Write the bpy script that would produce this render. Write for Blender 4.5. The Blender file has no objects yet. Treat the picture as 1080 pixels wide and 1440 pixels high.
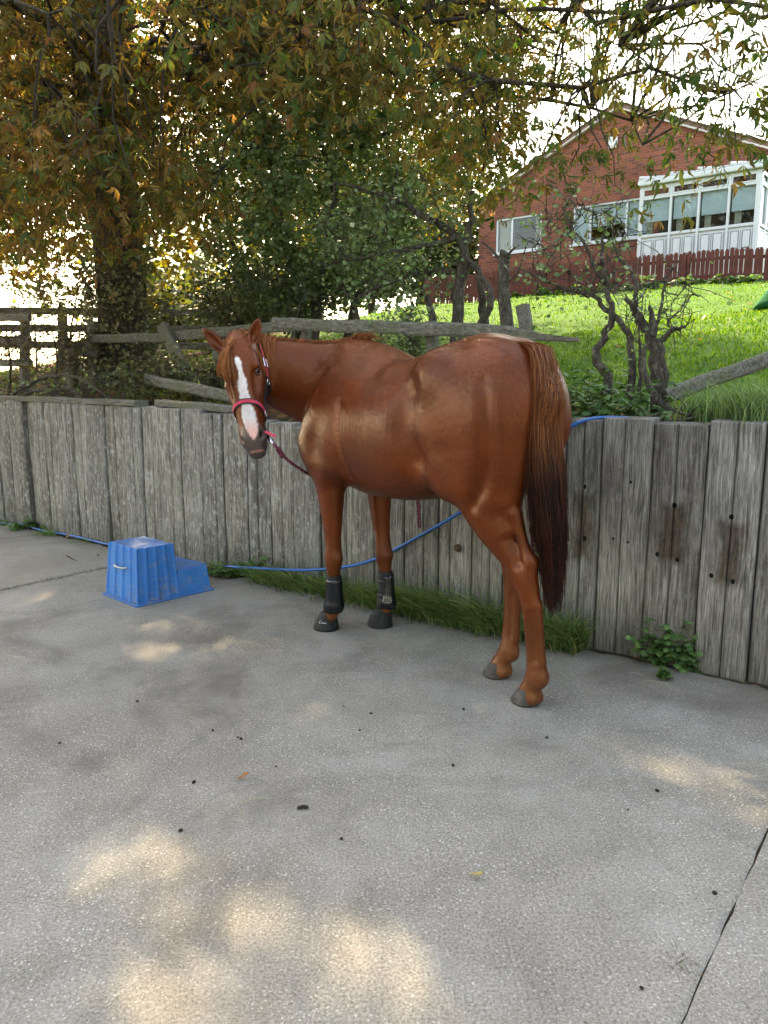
import bpy, bmesh, math, random
import numpy as np
from mathutils import Vector, Matrix
R_ = math.radians
scene = bpy.context.scene
COL = scene.collection

# ------------------------------------------------------------------ camera
HC = 1.45
FPX = 1080.0
PITCH = math.atan(185 / 1080)
cam_d = bpy.data.cameras.new('camera')
cam = bpy.data.objects.new('camera', cam_d)
COL.objects.link(cam)
cam.location = (0, 0, HC)
cam.rotation_euler = (math.pi / 2 - PITCH, 0, 0)
cam_d.sensor_fit = 'VERTICAL'
cam_d.sensor_height = 36
cam_d.lens = 27
cam_d.clip_end = 3000
scene.camera = cam
scene.render.resolution_x = 768
scene.render.resolution_y = 1024

# ------------------------------------------------------------------ light
SUN_AZ = R_(-15)      # from the view direction towards the left
SUN_EL = R_(38)
world = bpy.data.worlds.new('World')
scene.world = world
world.use_nodes = True
wn = world.node_tree
bgn = wn.nodes['Background']
sky = wn.nodes.new('ShaderNodeTexSky')
sky.sky_type = 'NISHITA'
sky.sun_disc = False
sky.sun_elevation = SUN_EL
sky.sun_rotation = SUN_AZ
sky.altitude = 50
sky.air_density = 1.0
sky.dust_density = 1.6
sky.ozone_density = 1.2
hs = wn.nodes.new('ShaderNodeHueSaturation')
hs.inputs['Saturation'].default_value = 0.92
wn.links.new(sky.outputs[0], hs.inputs['Color'])
wn.links.new(hs.outputs[0], bgn.inputs[0])
bgn.inputs[1].default_value = 0.15
sun_d = bpy.data.lights.new('sun', 'SUN')
sun_d.energy = 2.5
sun_d.angle = R_(0.9)
sun_d.color = (1.0, 0.93, 0.80)
sun = bpy.data.objects.new('sun', sun_d)
COL.objects.link(sun)
SDIR = Vector((math.sin(SUN_AZ) * math.cos(SUN_EL), math.cos(SUN_AZ) * math.cos(SUN_EL), math.sin(SUN_EL)))
sun.rotation_euler = (-SDIR).to_track_quat('-Z', 'Y').to_euler()
sun.location = (0, 0, 20)
vs = scene.view_settings
vs.view_transform = 'Standard'
vs.look = 'None'
vs.gamma = 1.0
vs.exposure = 3.12
vs.use_curve_mapping = False
vs.use_white_balance = True
vs.white_balance_temperature = 9300
vs.white_balance_tint = 10

# ------------------------------------------------------------------ helpers
rng = random.Random(7)
nr = np.random.default_rng(11)


def unit(v):
    v = np.asarray(v, float)
    return v / np.linalg.norm(v)


CF = np.array([0, math.cos(PITCH), -math.sin(PITCH)])
CU = np.array([0, math.sin(PITCH), math.cos(PITCH)])
CR = np.array([1.0, 0, 0])
CC = np.array([0, 0, HC])


def ray(x, y):
    return CF + (x - 540) / FPX * CR - (y - 720) / FPX * CU


def at(x, y, depth):
    """the point seen at photo pixel x, y at a depth in metres along the view axis"""
    return CC + ray(x, y) * depth


def gnd(x, y, z=0.0):
    d = ray(x, y)
    return CC + d * ((z - HC) / d[2])


def on_plane(x, y, n, p):
    d = ray(x, y)
    n = np.asarray(n, float)
    return CC + d * (np.dot(n, np.asarray(p) - CC) / np.dot(n, d))


def tag(o, label=None, cat=None, group=None, kind=None):
    if label: o['label'] = label
    if cat: o['category'] = cat
    if group: o['group'] = group
    if kind: o['kind'] = kind
    return o


def empty(name, loc=(0, 0, 0), rz=0.0):
    o = bpy.data.objects.new(name, None)
    o.empty_display_size = 0.1
    o.location = loc
    o.rotation_euler = (0, 0, rz)
    COL.objects.link(o)
    return o


def link(name, me, mat=None, parent=None):
    o = bpy.data.objects.new(name, me)
    COL.objects.link(o)
    if mat and not me.materials: me.materials.append(mat)
    if parent: o.parent = parent
    return o


class MB:
    """collects vertices and faces of one mesh"""
    def __init__(s):
        s.v = []; s.f = []; s.c = []

    def add(s, vs_, fs_):
        b = len(s.v)
        s.v.extend([tuple(map(float, p)) for p in vs_])
        s.f.extend([tuple(b + i for i in f) for f in fs_])

    def box(s, x0, x1, y0, y1, z0, z1, M=None):
        p = [(x, y, z) for z in (z0, z1) for y in (y0, y1) for x in (x0, x1)]
        if M is not None: p = [tuple(M @ Vector(q)) for q in p]
        s.add(p, [(0, 2, 3, 1), (4, 5, 7, 6), (0, 1, 5, 4), (2, 6, 7, 3), (0, 4, 6, 2), (1, 3, 7, 5)])

    def tube(s, pts, rad, n=6, caps=True, squash=None):
        pts = [np.asarray(p, float) for p in pts]
        if np.isscalar(rad): rad = [rad] * len(pts)
        m = len(pts)
        ref = None
        vs_ = []
        for i in range(m):
            t = pts[min(i + 1, m - 1)] - pts[max(i - 1, 0)]
            ln = np.linalg.norm(t)
            t = t / ln if ln > 1e-9 else np.array([0, 0, 1.])
            if ref is None:
                ref = np.array([0, 0, 1.]) if abs(t[2]) < 0.8 else np.array([1., 0, 0])
            a = ref - t * np.dot(ref, t)
            a = a / (np.linalg.norm(a) + 1e-12)
            ref = a
            b = np.cross(t, a)
            for k in range(n):
                w = 2 * math.pi * k / n
                vs_.append(pts[i] + rad[i] * (math.cos(w) * a + math.sin(w) * b))
        fs_ = []
        for i in range(m - 1):
            for k in range(n):
                k2 = (k + 1) % n
                fs_.append((i * n + k, i * n + k2, (i + 1) * n + k2, (i + 1) * n + k))
        if caps:
            fs_.append(tuple(range(n - 1, -1, -1)))
            fs_.append(tuple((m - 1) * n + k for k in range(n)))
        s.add(vs_, fs_)

    def rings(s, rings, close=True, cap0=True, cap1=True):
        n = len(rings[0])
        vs_ = [p for r in rings for p in r]
        fs_ = []
        for i in range(len(rings) - 1):
            for k in range(n if close else n - 1):
                k2 = (k + 1) % n
                fs_.append((i * n + k, i * n + k2, (i + 1) * n + k2, (i + 1) * n + k))
        if cap0: fs_.append(tuple(range(n - 1, -1, -1)))
        if cap1: fs_.append(tuple((len(rings) - 1) * n + k for k in range(n)))
        s.add(vs_, fs_)

    def mesh(s, name, smooth=False):
        me = bpy.data.meshes.new(name)
        me.from_pydata(s.v, [], s.f)
        me.validate()
        if smooth: me.polygons.foreach_set('use_smooth', [True] * len(me.polygons))
        me.update()
        return me

    def build(s, name, mat=None, parent=None, smooth=False, bevel=0.0, seg=2):
        me = s.mesh(name, smooth)
        o = link(name, me, mat, parent)
        if bevel:
            b = o.modifiers.new('bevel', 'BEVEL')
            b.width = bevel; b.segments = seg; b.limit_method = 'ANGLE'; b.angle_limit = R_(35)
        return o


def fast_mesh(name, V, F, smooth=False, cols=None, mats=None):
    """V (n,3), F (m,k) numpy arrays of one face size"""
    me = bpy.data.meshes.new(name)
    V = np.ascontiguousarray(V, np.float32); F = np.ascontiguousarray(F, np.int32)
    me.vertices.add(len(V)); me.vertices.foreach_set('co', V.ravel())
    k = F.shape[1]
    me.loops.add(F.size); me.loops.foreach_set('vertex_index', F.ravel())
    me.polygons.add(len(F)); me.polygons.foreach_set('loop_start', np.arange(0, F.size, k, dtype=np.int32))
    if smooth: me.polygons.foreach_set('use_smooth', np.ones(len(F), bool))
    if mats is not None: me.polygons.foreach_set('material_index', np.asarray(mats, np.int32))
    me.update(calc_edges=True)
    if cols is not None:
        at_ = me.attributes.new('tint', 'FLOAT_COLOR', 'POINT')
        c4 = np.ones((len(V), 4), np.float32); c4[:, :3] = cols
        at_.data.foreach_set('color', c4.ravel())
    return me


def catmull(P, n):
    """resample control points P (m,d) with n pieces per span"""
    P = np.asarray(P, float)
    Q = np.vstack([2 * P[0] - P[1], P, 2 * P[-1] - P[-2]])
    out = []
    for i in range(1, len(Q) - 2):
        for k in range(n):
            t = k / n
            p0, p1, p2, p3 = Q[i - 1], Q[i], Q[i + 1], Q[i + 2]
            out.append(0.5 * ((2 * p1) + (-p0 + p2) * t + (2 * p0 - 5 * p1 + 4 * p2 - p3) * t * t + (-p0 + 3 * p1 - 3 * p2 + p3) * t ** 3))
    out.append(P[-1])
    return np.array(out)


# node material helper
class NM:
    def __init__(s, name, rough=0.8, spec=0.3):
        s.m = bpy.data.materials.new(name)
        s.m.use_nodes = True
        s.t = s.m.node_tree
        s.b = s.t.nodes['Principled BSDF']
        s.b.inputs['Roughness'].default_value = rough
        s.b.inputs['Specular IOR Level'].default_value = spec

    def n(s, typ, **kw):
        nd = s.t.nodes.new(typ)
        for k, v in kw.items():
            if k in nd.inputs: nd.inputs[k].default_value = v
            else: setattr(nd, k, v)
        return nd

    def l(s, a, b):
        s.t.links.new(a, b); return s

    def coord(s, kind='Object', scale=(1, 1, 1), loc=(0, 0, 0), rot=(0, 0, 0)):
        tc = s.n('ShaderNodeTexCoord')
        mp = s.n('ShaderNodeMapping')
        mp.inputs['Scale'].default_value = scale
        mp.inputs['Location'].default_value = loc
        mp.inputs['Rotation'].default_value = rot
        s.l(tc.outputs[kind], mp.inputs[0])
        return mp.outputs[0]

    def geo(s, scale=(1, 1, 1), rot=(0, 0, 0)):
        g = s.n('ShaderNodeNewGeometry')
        mp = s.n('ShaderNodeMapping')
        mp.inputs['Scale'].default_value = scale
        mp.inputs['Rotation'].default_value = rot
        s.l(g.outputs['Position'], mp.inputs[0])
        return mp.outputs[0]

    def noise(s, vec, scale, detail=4, rough=0.6, out='Fac', dist=0.0):
        nd = s.n('ShaderNodeTexNoise')
        nd.inputs['Scale'].default_value = scale
        nd.inputs['Detail'].default_value = detail
        nd.inputs['Roughness'].default_value = rough
        nd.inputs['Distortion'].default_value = dist
        if vec is not None: s.l(vec, nd.inputs['Vector'])
        return nd.outputs[out]

    def ramp(s, fac, stops, interp='LINEAR'):
        nd = s.n('ShaderNodeValToRGB')
        cr = nd.color_ramp
        cr.interpolation = interp
        while len(cr.elements) < len(stops): cr.elements.new(0.5)
        for e, (p, c) in zip(cr.elements, stops):
            e.position = p
            e.color = (c, c, c, 1) if np.isscalar(c) else (c[0], c[1], c[2], 1)
        s.l(fac, nd.inputs[0])
        return nd.outputs[0]

    def mix(s, fac, a, b, mode='MIX'):
        nd = s.n('ShaderNodeMix', data_type='RGBA', blend_type=mode)
        for sock, v in ((nd.inputs[0], fac), (nd.inputs[6], a), (nd.inputs[7], b)):
            if hasattr(v, 'is_linked') or hasattr(v, 'links'): s.l(v, sock)
            elif np.isscalar(v): sock.default_value = v
            else: sock.default_value = (v[0], v[1], v[2], 1)
        return nd.outputs[2]

    def math(s, op, a, b=0.0, clamp=False):
        nd = s.n('ShaderNodeMath', operation=op, use_clamp=clamp)
        for sock, v in ((nd.inputs[0], a), (nd.inputs[1], b)):
            if hasattr(v, 'links'): s.l(v, sock)
            else: sock.default_value = v
        return nd.outputs[0]

    def color(s, c):
        if hasattr(c, 'links'): s.l(c, s.b.inputs['Base Color'])
        else: s.b.inputs['Base Color'].default_value = (c[0], c[1], c[2], 1)
        return s

    def bump(s, h, strength=0.3, dist=0.01, prev=None):
        nd = s.n('ShaderNodeBump')
        nd.inputs['Strength'].default_value = strength
        nd.inputs['Distance'].default_value = dist
        s.l(h, nd.inputs['Height'])
        if prev is not None: s.l(prev, nd.inputs['Normal'])
        s.l(nd.outputs[0], s.b.inputs['Normal'])
        return nd.outputs[0]

    def rough(s, r):
        s.l(r, s.b.inputs['Roughness'])


def plain(name, c, rough=0.7, spec=0.3, var=0.25, scale=8.0, metal=0.0, bump=0.0):
    m = NM(name, rough, spec)
    v = m.coord('Object')
    f = m.noise(v, scale, 5)
    lo = tuple(x * (1 - var) for x in c); hi = tuple(min(1, x * (1 + var)) for x in c)
    m.color(m.ramp(f, [(0.3, lo), (0.7, hi)]))
    m.b.inputs['Metallic'].default_value = metal
    if bump: m.bump(m.noise(v, scale * 5, 4), bump, 0.01)
    return m.m
# ------------------------------------------------------------------ yard, bank and timber wall
WN = np.array([0.598, 0.802, 0.0]); WT = np.array([0.802, -0.598, 0.0]); W0 = np.array([-4.012, 7.893, 0.0])
WQ = W0 @ WN; S0 = W0 @ WT


def wp(s, q, z=0.0):
    """s along the wall (0 at the left edge of the view), q behind its face"""
    return WT * (s + S0) + WN * (q + WQ) + np.array([0, 0, z])


def sq_of(P):
    P = np.asarray(P)
    return P[..., 0] * WT[0] + P[..., 1] * WT[1] - S0, P[..., 0] * WN[0] + P[..., 1] * WN[1] - WQ


def smooth01(a, b, x):
    t = np.clip((np.asarray(x, float) - a) / (b - a), 0, 1)
    return t * t * (3 - 2 * t)


def bank_z(s, q):
    s = np.asarray(s, float); q = np.asarray(q, float)
    g = smooth01(-13, -4.0, s)
    rise = 0.168 * np.clip(q - 0.7, 0, 13.6) + 0.07 * np.clip(q - 14.3, 0, 10)
    b = 1.13 + .09 * smooth01(.05, .8, q) + rise * g
    b = b + 0.03 * np.sin(s * 1.7 + q * 1.1) * smooth01(.3, 1.5, q) + .02 * np.sin(s * 3.1 - q * 2.3) * smooth01(.3, 1.5, q)
    return b - 0.10 * smooth01(5.0, 3.6, np.abs(s - 4.2) + 3) * smooth01(.5, .0, q)


def bank_pt(x, y):
    """where the view ray through a pixel meets the bank"""
    d = ray(x, y)
    for t in np.arange(3.5, 60, 0.02):
        P = CC + d * t
        s, q = sq_of(P)
        if q > 0.02 and P[2] <= bank_z(s, q): return P
    return CC + d * 30


def wall_pos(m):
    """shader coordinates (along the wall, behind it, up)"""
    g = m.n('ShaderNodeNewGeometry')
    outs = []
    for v in (WT, WN):
        d = m.n('ShaderNodeVectorMath', operation='DOT_PRODUCT')
        d.inputs[1].default_value = tuple(v)
        m.l(g.outputs['Position'], d.inputs[0])
        outs.append(d.outputs['Value'])
    sp = m.n('ShaderNodeSeparateXYZ')
    m.l(g.outputs['Position'], sp.inputs[0])
    return m.math('SUBTRACT', outs[0], S0), m.math('SUBTRACT', outs[1], WQ), sp.outputs['Z']


def mat_concrete():
    m = NM('weathered concrete', 0.9, 0.22)
    p = m.geo()
    big = m.noise(p, 0.55, 6, 0.62)
    mid = m.noise(p, 4.5, 6, 0.7)
    grain = m.noise(p, 120, 4, 0.75)
    c = m.ramp(big, [(0.30, (.172, .154, .127)), (0.52, (.232, .211, .178)), (0.72, (.285, .261, .222))])
    c = m.mix(1.0, c, m.ramp(mid, [(0.25, .78), (0.5, 1.0), (0.75, 1.15)]), 'MULTIPLY')
    c = m.mix(1.0, c, m.ramp(grain, [(0.32, .45), (0.5, 1.0), (0.68, 1.5)]), 'MULTIPLY')
    # exposed pale stone chips of two sizes
    wv = m.mix(0.012, p, m.noise(p, 60, 2, out='Color'), 'ADD')
    for sc, thr, col, amt in ((80, .17, (.56, .52, .45), .9), (40, .09, (.60, .56, .49), .8), (140, .20, (.46, .42, .36), .85)):
        vo = m.n('ShaderNodeTexVoronoi', feature='F1')
        vo.inputs['Scale'].default_value = sc
        vo.inputs['Randomness'].default_value = 1.0
        m.l(wv, vo.inputs['Vector'])
        sel = m.n('ShaderNodeSeparateColor'); m.l(vo.outputs['Color'], sel.inputs[0])
        k = m.math('MULTIPLY', m.ramp(vo.outputs['Distance'], [(thr, 1.0), (thr + .10, 0.0)]), m.math('GREATER_THAN', sel.outputs[0], .48))
        k = m.math('MULTIPLY', k, m.ramp(m.noise(p, 1.3, 4), [(0.38, .25), (0.62, 1.0)]))
        c = m.mix(m.math('MULTIPLY', k, amt), c, col)
        # dark pits
    vo = m.n('ShaderNodeTexVoronoi', feature='F1'); vo.inputs['Scale'].default_value = 48
    m.l(m.mix(0.02, p, m.noise(p, 40, 2, out='Color'), 'ADD'), vo.inputs['Vector'])
    pit = m.ramp(vo.outputs['Distance'], [(0.08, 1.0), (0.20, 0.0)])
    c = m.mix(m.math('MULTIPLY', pit, .55), c, (.05, .045, .04))
    # damp stains and pale lime bloom
    st = m.ramp(m.noise(p, 0.9, 6, 0.65, dist=1.2), [(0.52, 0.0), (0.66, 1.0)])
    c = m.mix(m.math('MULTIPLY', st, .5), c, (.085, .072, .060))
    s_, q_, z_ = wall_pos(m)
    near = m.ramp(m.math('ADD', q_, m.math('MULTIPLY', m.noise(p, 2.0, 4), .5)), [(0.0, 0.0), (0.30, 1.0)])
    bl = m.math('MULTIPLY', m.ramp(m.noise(p, 1.7, 6, 0.7), [(0.50, 0.0), (0.70, 1.0)]), .30)
    c = m.mix(bl, c, (.40, .385, .36))
    mud = m.math('MULTIPLY', near, .75)
    c = m.mix(mud, c, (.075, .062, .047))
    m.color(c)
    m.rough(m.ramp(mid, [(0.3, .72), (0.7, .95)]))
    b = m.bump(grain, 0.7, 0.006)
    b = m.bump(mid, 0.25, 0.012, b)
    m.bump(pit, -0.4, 0.004, b)
    return m.m


def mat_soil():
    m = NM('soil and leaf litter', 0.95, 0.1)
    p = m.geo()
    vo = m.n('ShaderNodeTexVoronoi', feature='F1'); vo.inputs['Scale'].default_value = 26
    m.l(p, vo.inputs['Vector'])
    c = m.ramp(m.noise(p, 9, 6, 0.7), [(0.3, (.022, .017, .011)), (0.55, (.060, .044, .028)), (0.75, (.11, .08, .05))])
    sel = m.n('ShaderNodeSeparateColor'); m.l(vo.outputs['Color'], sel.inputs[0])
    lf = m.math('MULTIPLY', m.math('GREATER_THAN', sel.outputs[0], .62), m.ramp(vo.outputs['Distance'], [(0.35, 1.0), (0.45, 0.0)]))
    c = m.mix(m.math('MULTIPLY', lf, .8), c, m.ramp(sel.outputs[1], [(0.2, (.10, .045, .018)), (0.6, (.17, .075, .028)), (0.9, (.19, .12, .045))]))
    m.color(c)
    m.bump(m.noise(p, 45, 5, 0.7), 0.8, 0.02)
    return m.m


def mat_lawn():
    m = NM('lawn turf', 0.95, 0.1)
    p = m.geo()
    s_, q_, z_ = wall_pos(m)
    g = m.ramp(m.noise(p, 1.2, 6, 0.65), [(0.3, (.028, .085, .008)), (0.55, (.050, .135, .012)), (0.75, (.09, .17, .02))])
    g = m.mix(1.0, g, m.ramp(m.noise(p, 55, 4, 0.7), [(0.3, .55), (0.7, 1.4)]), 'MULTIPLY')
    d = m.ramp(m.noise(p, 14, 6, 0.7), [(0.3, (.020, .015, .010)), (0.55, (.055, .040, .025)), (0.75, (.10, .070, .040))])
    vo = m.n('ShaderNodeTexVoronoi', feature='F1'); vo.inputs['Scale'].default_value = 13
    m.l(p, vo.inputs['Vector'])
    sel = m.n('ShaderNodeSeparateColor'); m.l(vo.outputs['Color'], sel.inputs[0])
    d = m.mix(m.math('MULTIPLY', m.math('GREATER_THAN', sel.outputs[0], .5), .8), d, m.ramp(sel.outputs[1], [(0.2, (.11, .040, .016)), (0.6, (.18, .070, .025)), (0.9, (.20, .12, .04))]))
    # bare ground and litter behind the wall and all over the left under the big tree
    e = m.math('ADD', m.math('SUBTRACT', 1.25, q_), m.math('MULTIPLY', m.noise(p, 1.1, 5), 1.4))
    e2 = m.math('SUBTRACT', m.math('MULTIPLY', m.math('SUBTRACT', 2.4, s_), .35), m.math('MULTIPLY', q_, .22))
    e = m.math('MAXIMUM', e, m.math('ADD', e2, m.noise(p, .8, 4)))
    k = m.ramp(e, [(0.45, 0.0), (0.95, 1.0)])
    m.color(m.mix(k, g, d))
    m.bump(m.noise(p, 40, 5, 0.75), 0.9, 0.03)
    return m.m


M_CON, M_SOIL, M_LAWN = mat_concrete(), mat_soil(), mat_lawn()

# the yard: soil base with big concrete slabs, joints running square to the wall
me = MB()
me.add([(-400, -400, -.009), (400, -400, -.009), (400, 400, -.009), (-400, 400, -.009)], [(0, 1, 2, 3)])
ground = me.build('ground', M_SOIL)
tag(ground, kind='structure')
yard = empty('concrete_yard')
tag(yard, kind='structure')


def jit_line(a, b, amp, step=0.05, seed=0):
    r = random.Random(seed)
    n = max(2, int(np.linalg.norm(b - a) / step))
    d = unit(b - a); side = np.array([-d[1], d[0], 0])
    return [a + (b - a) * i / n + side * (r.uniform(-amp, amp) if 0 < i < n else 0) for i in range(n)]


J = [-7.2, -2.24, 2.662, 7.567, 12.5]
qs = [-9.5, -4.6, -0.055]
sd_ = 0
for i in range(len(J) - 1):
    for j in range(len(qs) - 1):
        a, b = J[i] + .0025, J[i + 1] - .0025
        c, d = qs[j] + .009, qs[j + 1] - (.009 if j == 0 else 0)
        loop = []
        cs = [wp(a, c), wp(b, c), wp(b, d), wp(a, d)]
        for k in range(4):
            sd_ += 1
            amp = .003
            if j == 1 and k == 2: amp = .022
            loop += jit_line(cs[k], cs[(k + 1) % 4], amp, 0.07, sd_)
        n = len(loop)
        top = [p + np.array([0, 0, -.004]) for p in loop]
        inn = []
        cen = sum(loop) / n
        for p in loop:
            dv = cen - p
            inn.append(p + dv * (.012 / np.linalg.norm(dv)))
        m_ = MB()
        vs_ = [p + np.array([0, 0, -.068]) for p in loop] + top + inn
        fs_ = []
        for k in range(n):
            k2 = (k + 1) % n
            fs_ += [(k, k2, n + k2, n + k), (n + k, n + k2, 2 * n + k2, 2 * n + k)]
        fs_.append(tuple(2 * n + k for k in range(n)))
        m_.add(vs_, fs_)
        m_.build('slab', M_CON, yard)

# the bank behind the wall: one sheet to the horizon
sg = np.concatenate([-np.geomspace(400, 14, 22), np.arange(-13, 14, 0.35), np.geomspace(14.5, 400, 22)])
qg = np.concatenate([np.arange(0.06, 3, 0.2), np.arange(3, 26, 0.5), np.geomspace(26.5, 420, 24)])
Sg, Qg = np.meshgrid(sg, qg, indexing='ij')
Zg = bank_z(Sg, Qg)
Pg = (S0 + Sg)[..., None] * WT + (WQ + Qg)[..., None] * WN
Pg[..., 2] = Zg
ni, nj = Sg.shape
I0 = (np.arange(ni - 1)[:, None] * nj + np.arange(nj - 1)[None, :]).ravel()
tag(link('lawn', fast_mesh('lawn', Pg.reshape(-1, 3), np.stack([I0, I0 + nj, I0 + nj + 1, I0 + 1], 1), True), M_LAWN), kind='structure')


def mat_sleeper():
    m = NM('weathered sleeper wood', 0.9, 0.2)
    oi = m.n('ShaderNodeObjectInfo')
    s_, q_, z_ = wall_pos(m)
    cb = m.n('ShaderNodeCombineXYZ')
    off = m.math('MULTIPLY', oi.outputs['Random'], 37.0)
    m.l(m.math('ADD', s_, off), cb.inputs[0]); m.l(q_, cb.inputs[1]); m.l(z_, cb.inputs[2])

    def sc(v, k):
        mp = m.n('ShaderNodeMapping'); mp.inputs['Scale'].default_value = k; m.l(v, mp.inputs[0]); return mp.outputs[0]
    v = cb.outputs[0]
    warp = m.mix(0.05, v, m.noise(sc(v, (3, 3, 1.2)), 1.0, 3, out='Color'), 'ADD')
    grain = m.noise(sc(warp, (95, 95, 3.2)), 1.0, 6, 0.72)
    grain2 = m.noise(sc(warp, (230, 230, 7)), 1.0, 4, 0.7)
    lich = m.noise(sc(v, (34, 34, 17)), 1.0, 5, 0.75)
    blot = m.noise(sc(v, (5, 5, 1.6)), 1.0, 5, 0.65)
    c = m.ramp(grain, [(0.30, (.030, .026, .022)), (0.38, (.155, .146, .131)), (0.52, (.30, .287, .264)), (0.68, (.47, .46, .43))])
    c = m.mix(1.0, c, m.ramp(grain2, [(0.32, .40), (0.66, 1.2)]), 'MULTIPLY')
    c = m.mix(1.0, c, m.ramp(oi.outputs['Random'], [(0.0, (.72, .68, .62)), (0.18, (1.05, 1.02, .98)), (0.4, (.85, .85, .80)), (0.6, (1.2, 1.15, 1.07)), (0.8, (.9, .84, .76)), (1.0, (1.25, 1.22, 1.18))]), 'MULTIPLY')
    c = m.mix(m.math('MULTIPLY', m.ramp(blot, [(0.48, 0.0), (0.66, 1.0)]), .55), c, (.060, .050, .040))
    c = m.mix(m.math('MULTIPLY', m.ramp(blot, [(0.30, 1.0), (0.42, 0.0)]), .28), c, (.40, .39, .37))
    leftk = m.ramp(m.math('DIVIDE', s_, 8.0), [(0.45, 1.0), (0.75, 0.25)])
    lk = m.math('MULTIPLY', m.ramp(lich, [(0.53, 0.0), (0.62, 1.0)]), m.math('MULTIPLY', leftk, .75))
    c = m.mix(lk, c, (.43, .43, .41))
    lk2 = m.math('MULTIPLY', m.ramp(lich, [(0.28, 1.0), (0.40, 0.0)]), .6)
    c = m.mix(lk2, c, (.045, .040, .035))
    # brown patches where metal plates used to be screwed on (three sleepers on the right)
    nz = m.math('MULTIPLY', m.math('SUBTRACT', m.noise(sc(v, (14, 14, 6)), 1.0, 4), .5), .10)
    for s0, s1, z0, z1, w in ((6.27, 6.42, .46, .865, .8), (6.735, 6.915, .52, .86, .85), (7.02, 7.20, .44, .80, .85)):
        a = m.math('SUBTRACT', (s1 - s0) / 2, m.math('ABSOLUTE', m.math('SUBTRACT', s_, (s0 + s1) / 2)))
        b = m.math('SUBTRACT', (z1 - z0) / 2, m.math('ABSOLUTE', m.math('SUBTRACT', z_, (z0 + z1) / 2)))
        e = m.math('ADD', m.math('MINIMUM', a, b), m.math('MULTIPLY', nz, .9))
        k = m.ramp(e, [(0.0, 0.0), (0.05, 1.0)])
        k = m.math('MULTIPLY', m.math('MULTIPLY', k, w), m.ramp(grain, [(0.30, 1.0), (0.72, .8)]))
        c = m.mix(k, c, m.ramp(lich, [(0.38, (.022, .014, .009)), (0.6, (.085, .042, .020))]))
    for s0, z0, r in ((6.35, .885, .010), (6.60, .93, .007), (6.52, .62, .006), (6.60, .61, .006), (6.76, .57, .010), (6.86, .555, .010), (6.83, .83, .012), (7.03, .50, .010), (7.13, .485, .010), (7.10, .80, .011), (6.36, .60, .012)):
        a = m.math('POWER', m.math('SUBTRACT', s_, s0), 2.0); b = m.math('POWER', m.math('MULTIPLY', m.math('SUBTRACT', z_, z0), .8), 2.0)
        k = m.math('LESS_THAN', m.math('ADD', a, b), r * r)
        c = m.mix(k, c, (.008, .007, .006))
    # green algae near the ground
    gr = m.math('MULTIPLY', m.ramp(m.math('ADD', z_, m.math('MULTIPLY', blot, .35)), [(0.15, 1.0), (0.55, 0.0)]), .5)
    c = m.mix(gr, c, (.055, .058, .036))
    m.color(c)
    b = m.bump(grain, 1.0, 0.018)
    b = m.bump(lich, 0.4, 0.006, b)
    m.bump(grain2, 0.35, 0.003, b)
    return m.m


M_SLEEP = mat_sleeper()
wall = empty('retaining_wall', tuple(wp(4.0, 0.07)))
tag(wall, 'weathered grey retaining wall of upright railway sleepers along the yard', 'wall')
edges = [0.104, .332, .606, .765, .983, 1.219, 1.468, 1.708, 1.959, 2.23, 2.479, 2.707, 2.988, 3.23, 3.476, 3.725, 3.962, 4.202, 4.448, 4.688, 4.926, 5.168, 5.422, 5.66, 5.87, 6.05, 6.235, 6.437, 6.705, 6.969, 7.222]
while edges[0] > -4.5: edges.insert(0, edges[0] - rng.uniform(.22, .27))
while edges[-1] < 9.6: edges.append(edges[-1] + rng.uniform(.24, .28))
split = {6.437: .45, 6.705: .46, 6.969: .52, 6.235: .5, 5.168: .6, 5.422: .35, 4.448: .3, 3.725: .45, 3.962: .5, 2.707: .55, 1.959: .5}
for i in range(len(edges) - 1):
    a, b = edges[i] + .004, edges[i + 1] - .004
    w = b - a; mid = (a + b) / 2
    zt = float(np.interp(mid, [0, 1.5, 2.9, 3.5, 4.3, 5.0, 6.0, 6.5, 9], [1.25, 1.25, 1.228, 1.20, 1.135, 1.15, 1.225, 1.247, 1.25])) + rng.uniform(-.012, .012)
    q0 = rng.uniform(-.012, .012)
    if abs(edges[i] - .606) < .01: q0 = .05       # the narrow dark sleeper set back
    ch = .010
    prof = [(a, .12), (a, q0 + ch), (a + ch * .8, q0 + ch * .25), (a + ch * 2.2, q0)]
    sp = split.get(edges[i])
    if sp is None and rng.random() < .35: sp = rng.uniform(.3, .7)
    if sp is not None:
        c = a + w * sp; g = rng.uniform(.003, .0055)
        prof += [(c - g * 2.2, q0), (c - g * .5, q0 + .008), (c, q0 + .035), (c + g * .5, q0 + .008), (c + g * 2.2, q0)]
    else:
        prof += [(a + w * .35, q0 - .003), (a + w * .65, q0 - .002)]
    prof += [(b - ch * 2.2, q0), (b - ch * .8, q0 + ch * .25), (b, q0 + ch), (b, .12)]
    nl = 9
    rs = []
    lean = rng.uniform(-.012, .012); ph = rng.uniform(0, 6)
    for k in range(nl):
        t = k / (nl - 1)
        z = -.12 + t * (zt + .12)
        row = []
        for (s_, q_) in prof:
            wv = .004 * math.sin(ph + t * 7 + s_ * 9)
            row.append(wp(s_ + (lean * (t - .5) * .3), q_ + wv * (q_ < .1) + lean * (t - .5), z if k < nl - 1 else z - (.006 if q_ < .03 else 0)))
        rs.append(row)
    top = [p + np.array([0, 0, .006]) + WN * .008 for p in rs[-1]]
    m_ = MB(); m_.rings([[p - wp(4.0, .07) for p in r] for r in rs + [top]], True, False, True)
    o = m_.build('sleeper', M_SLEEP, wall)
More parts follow.
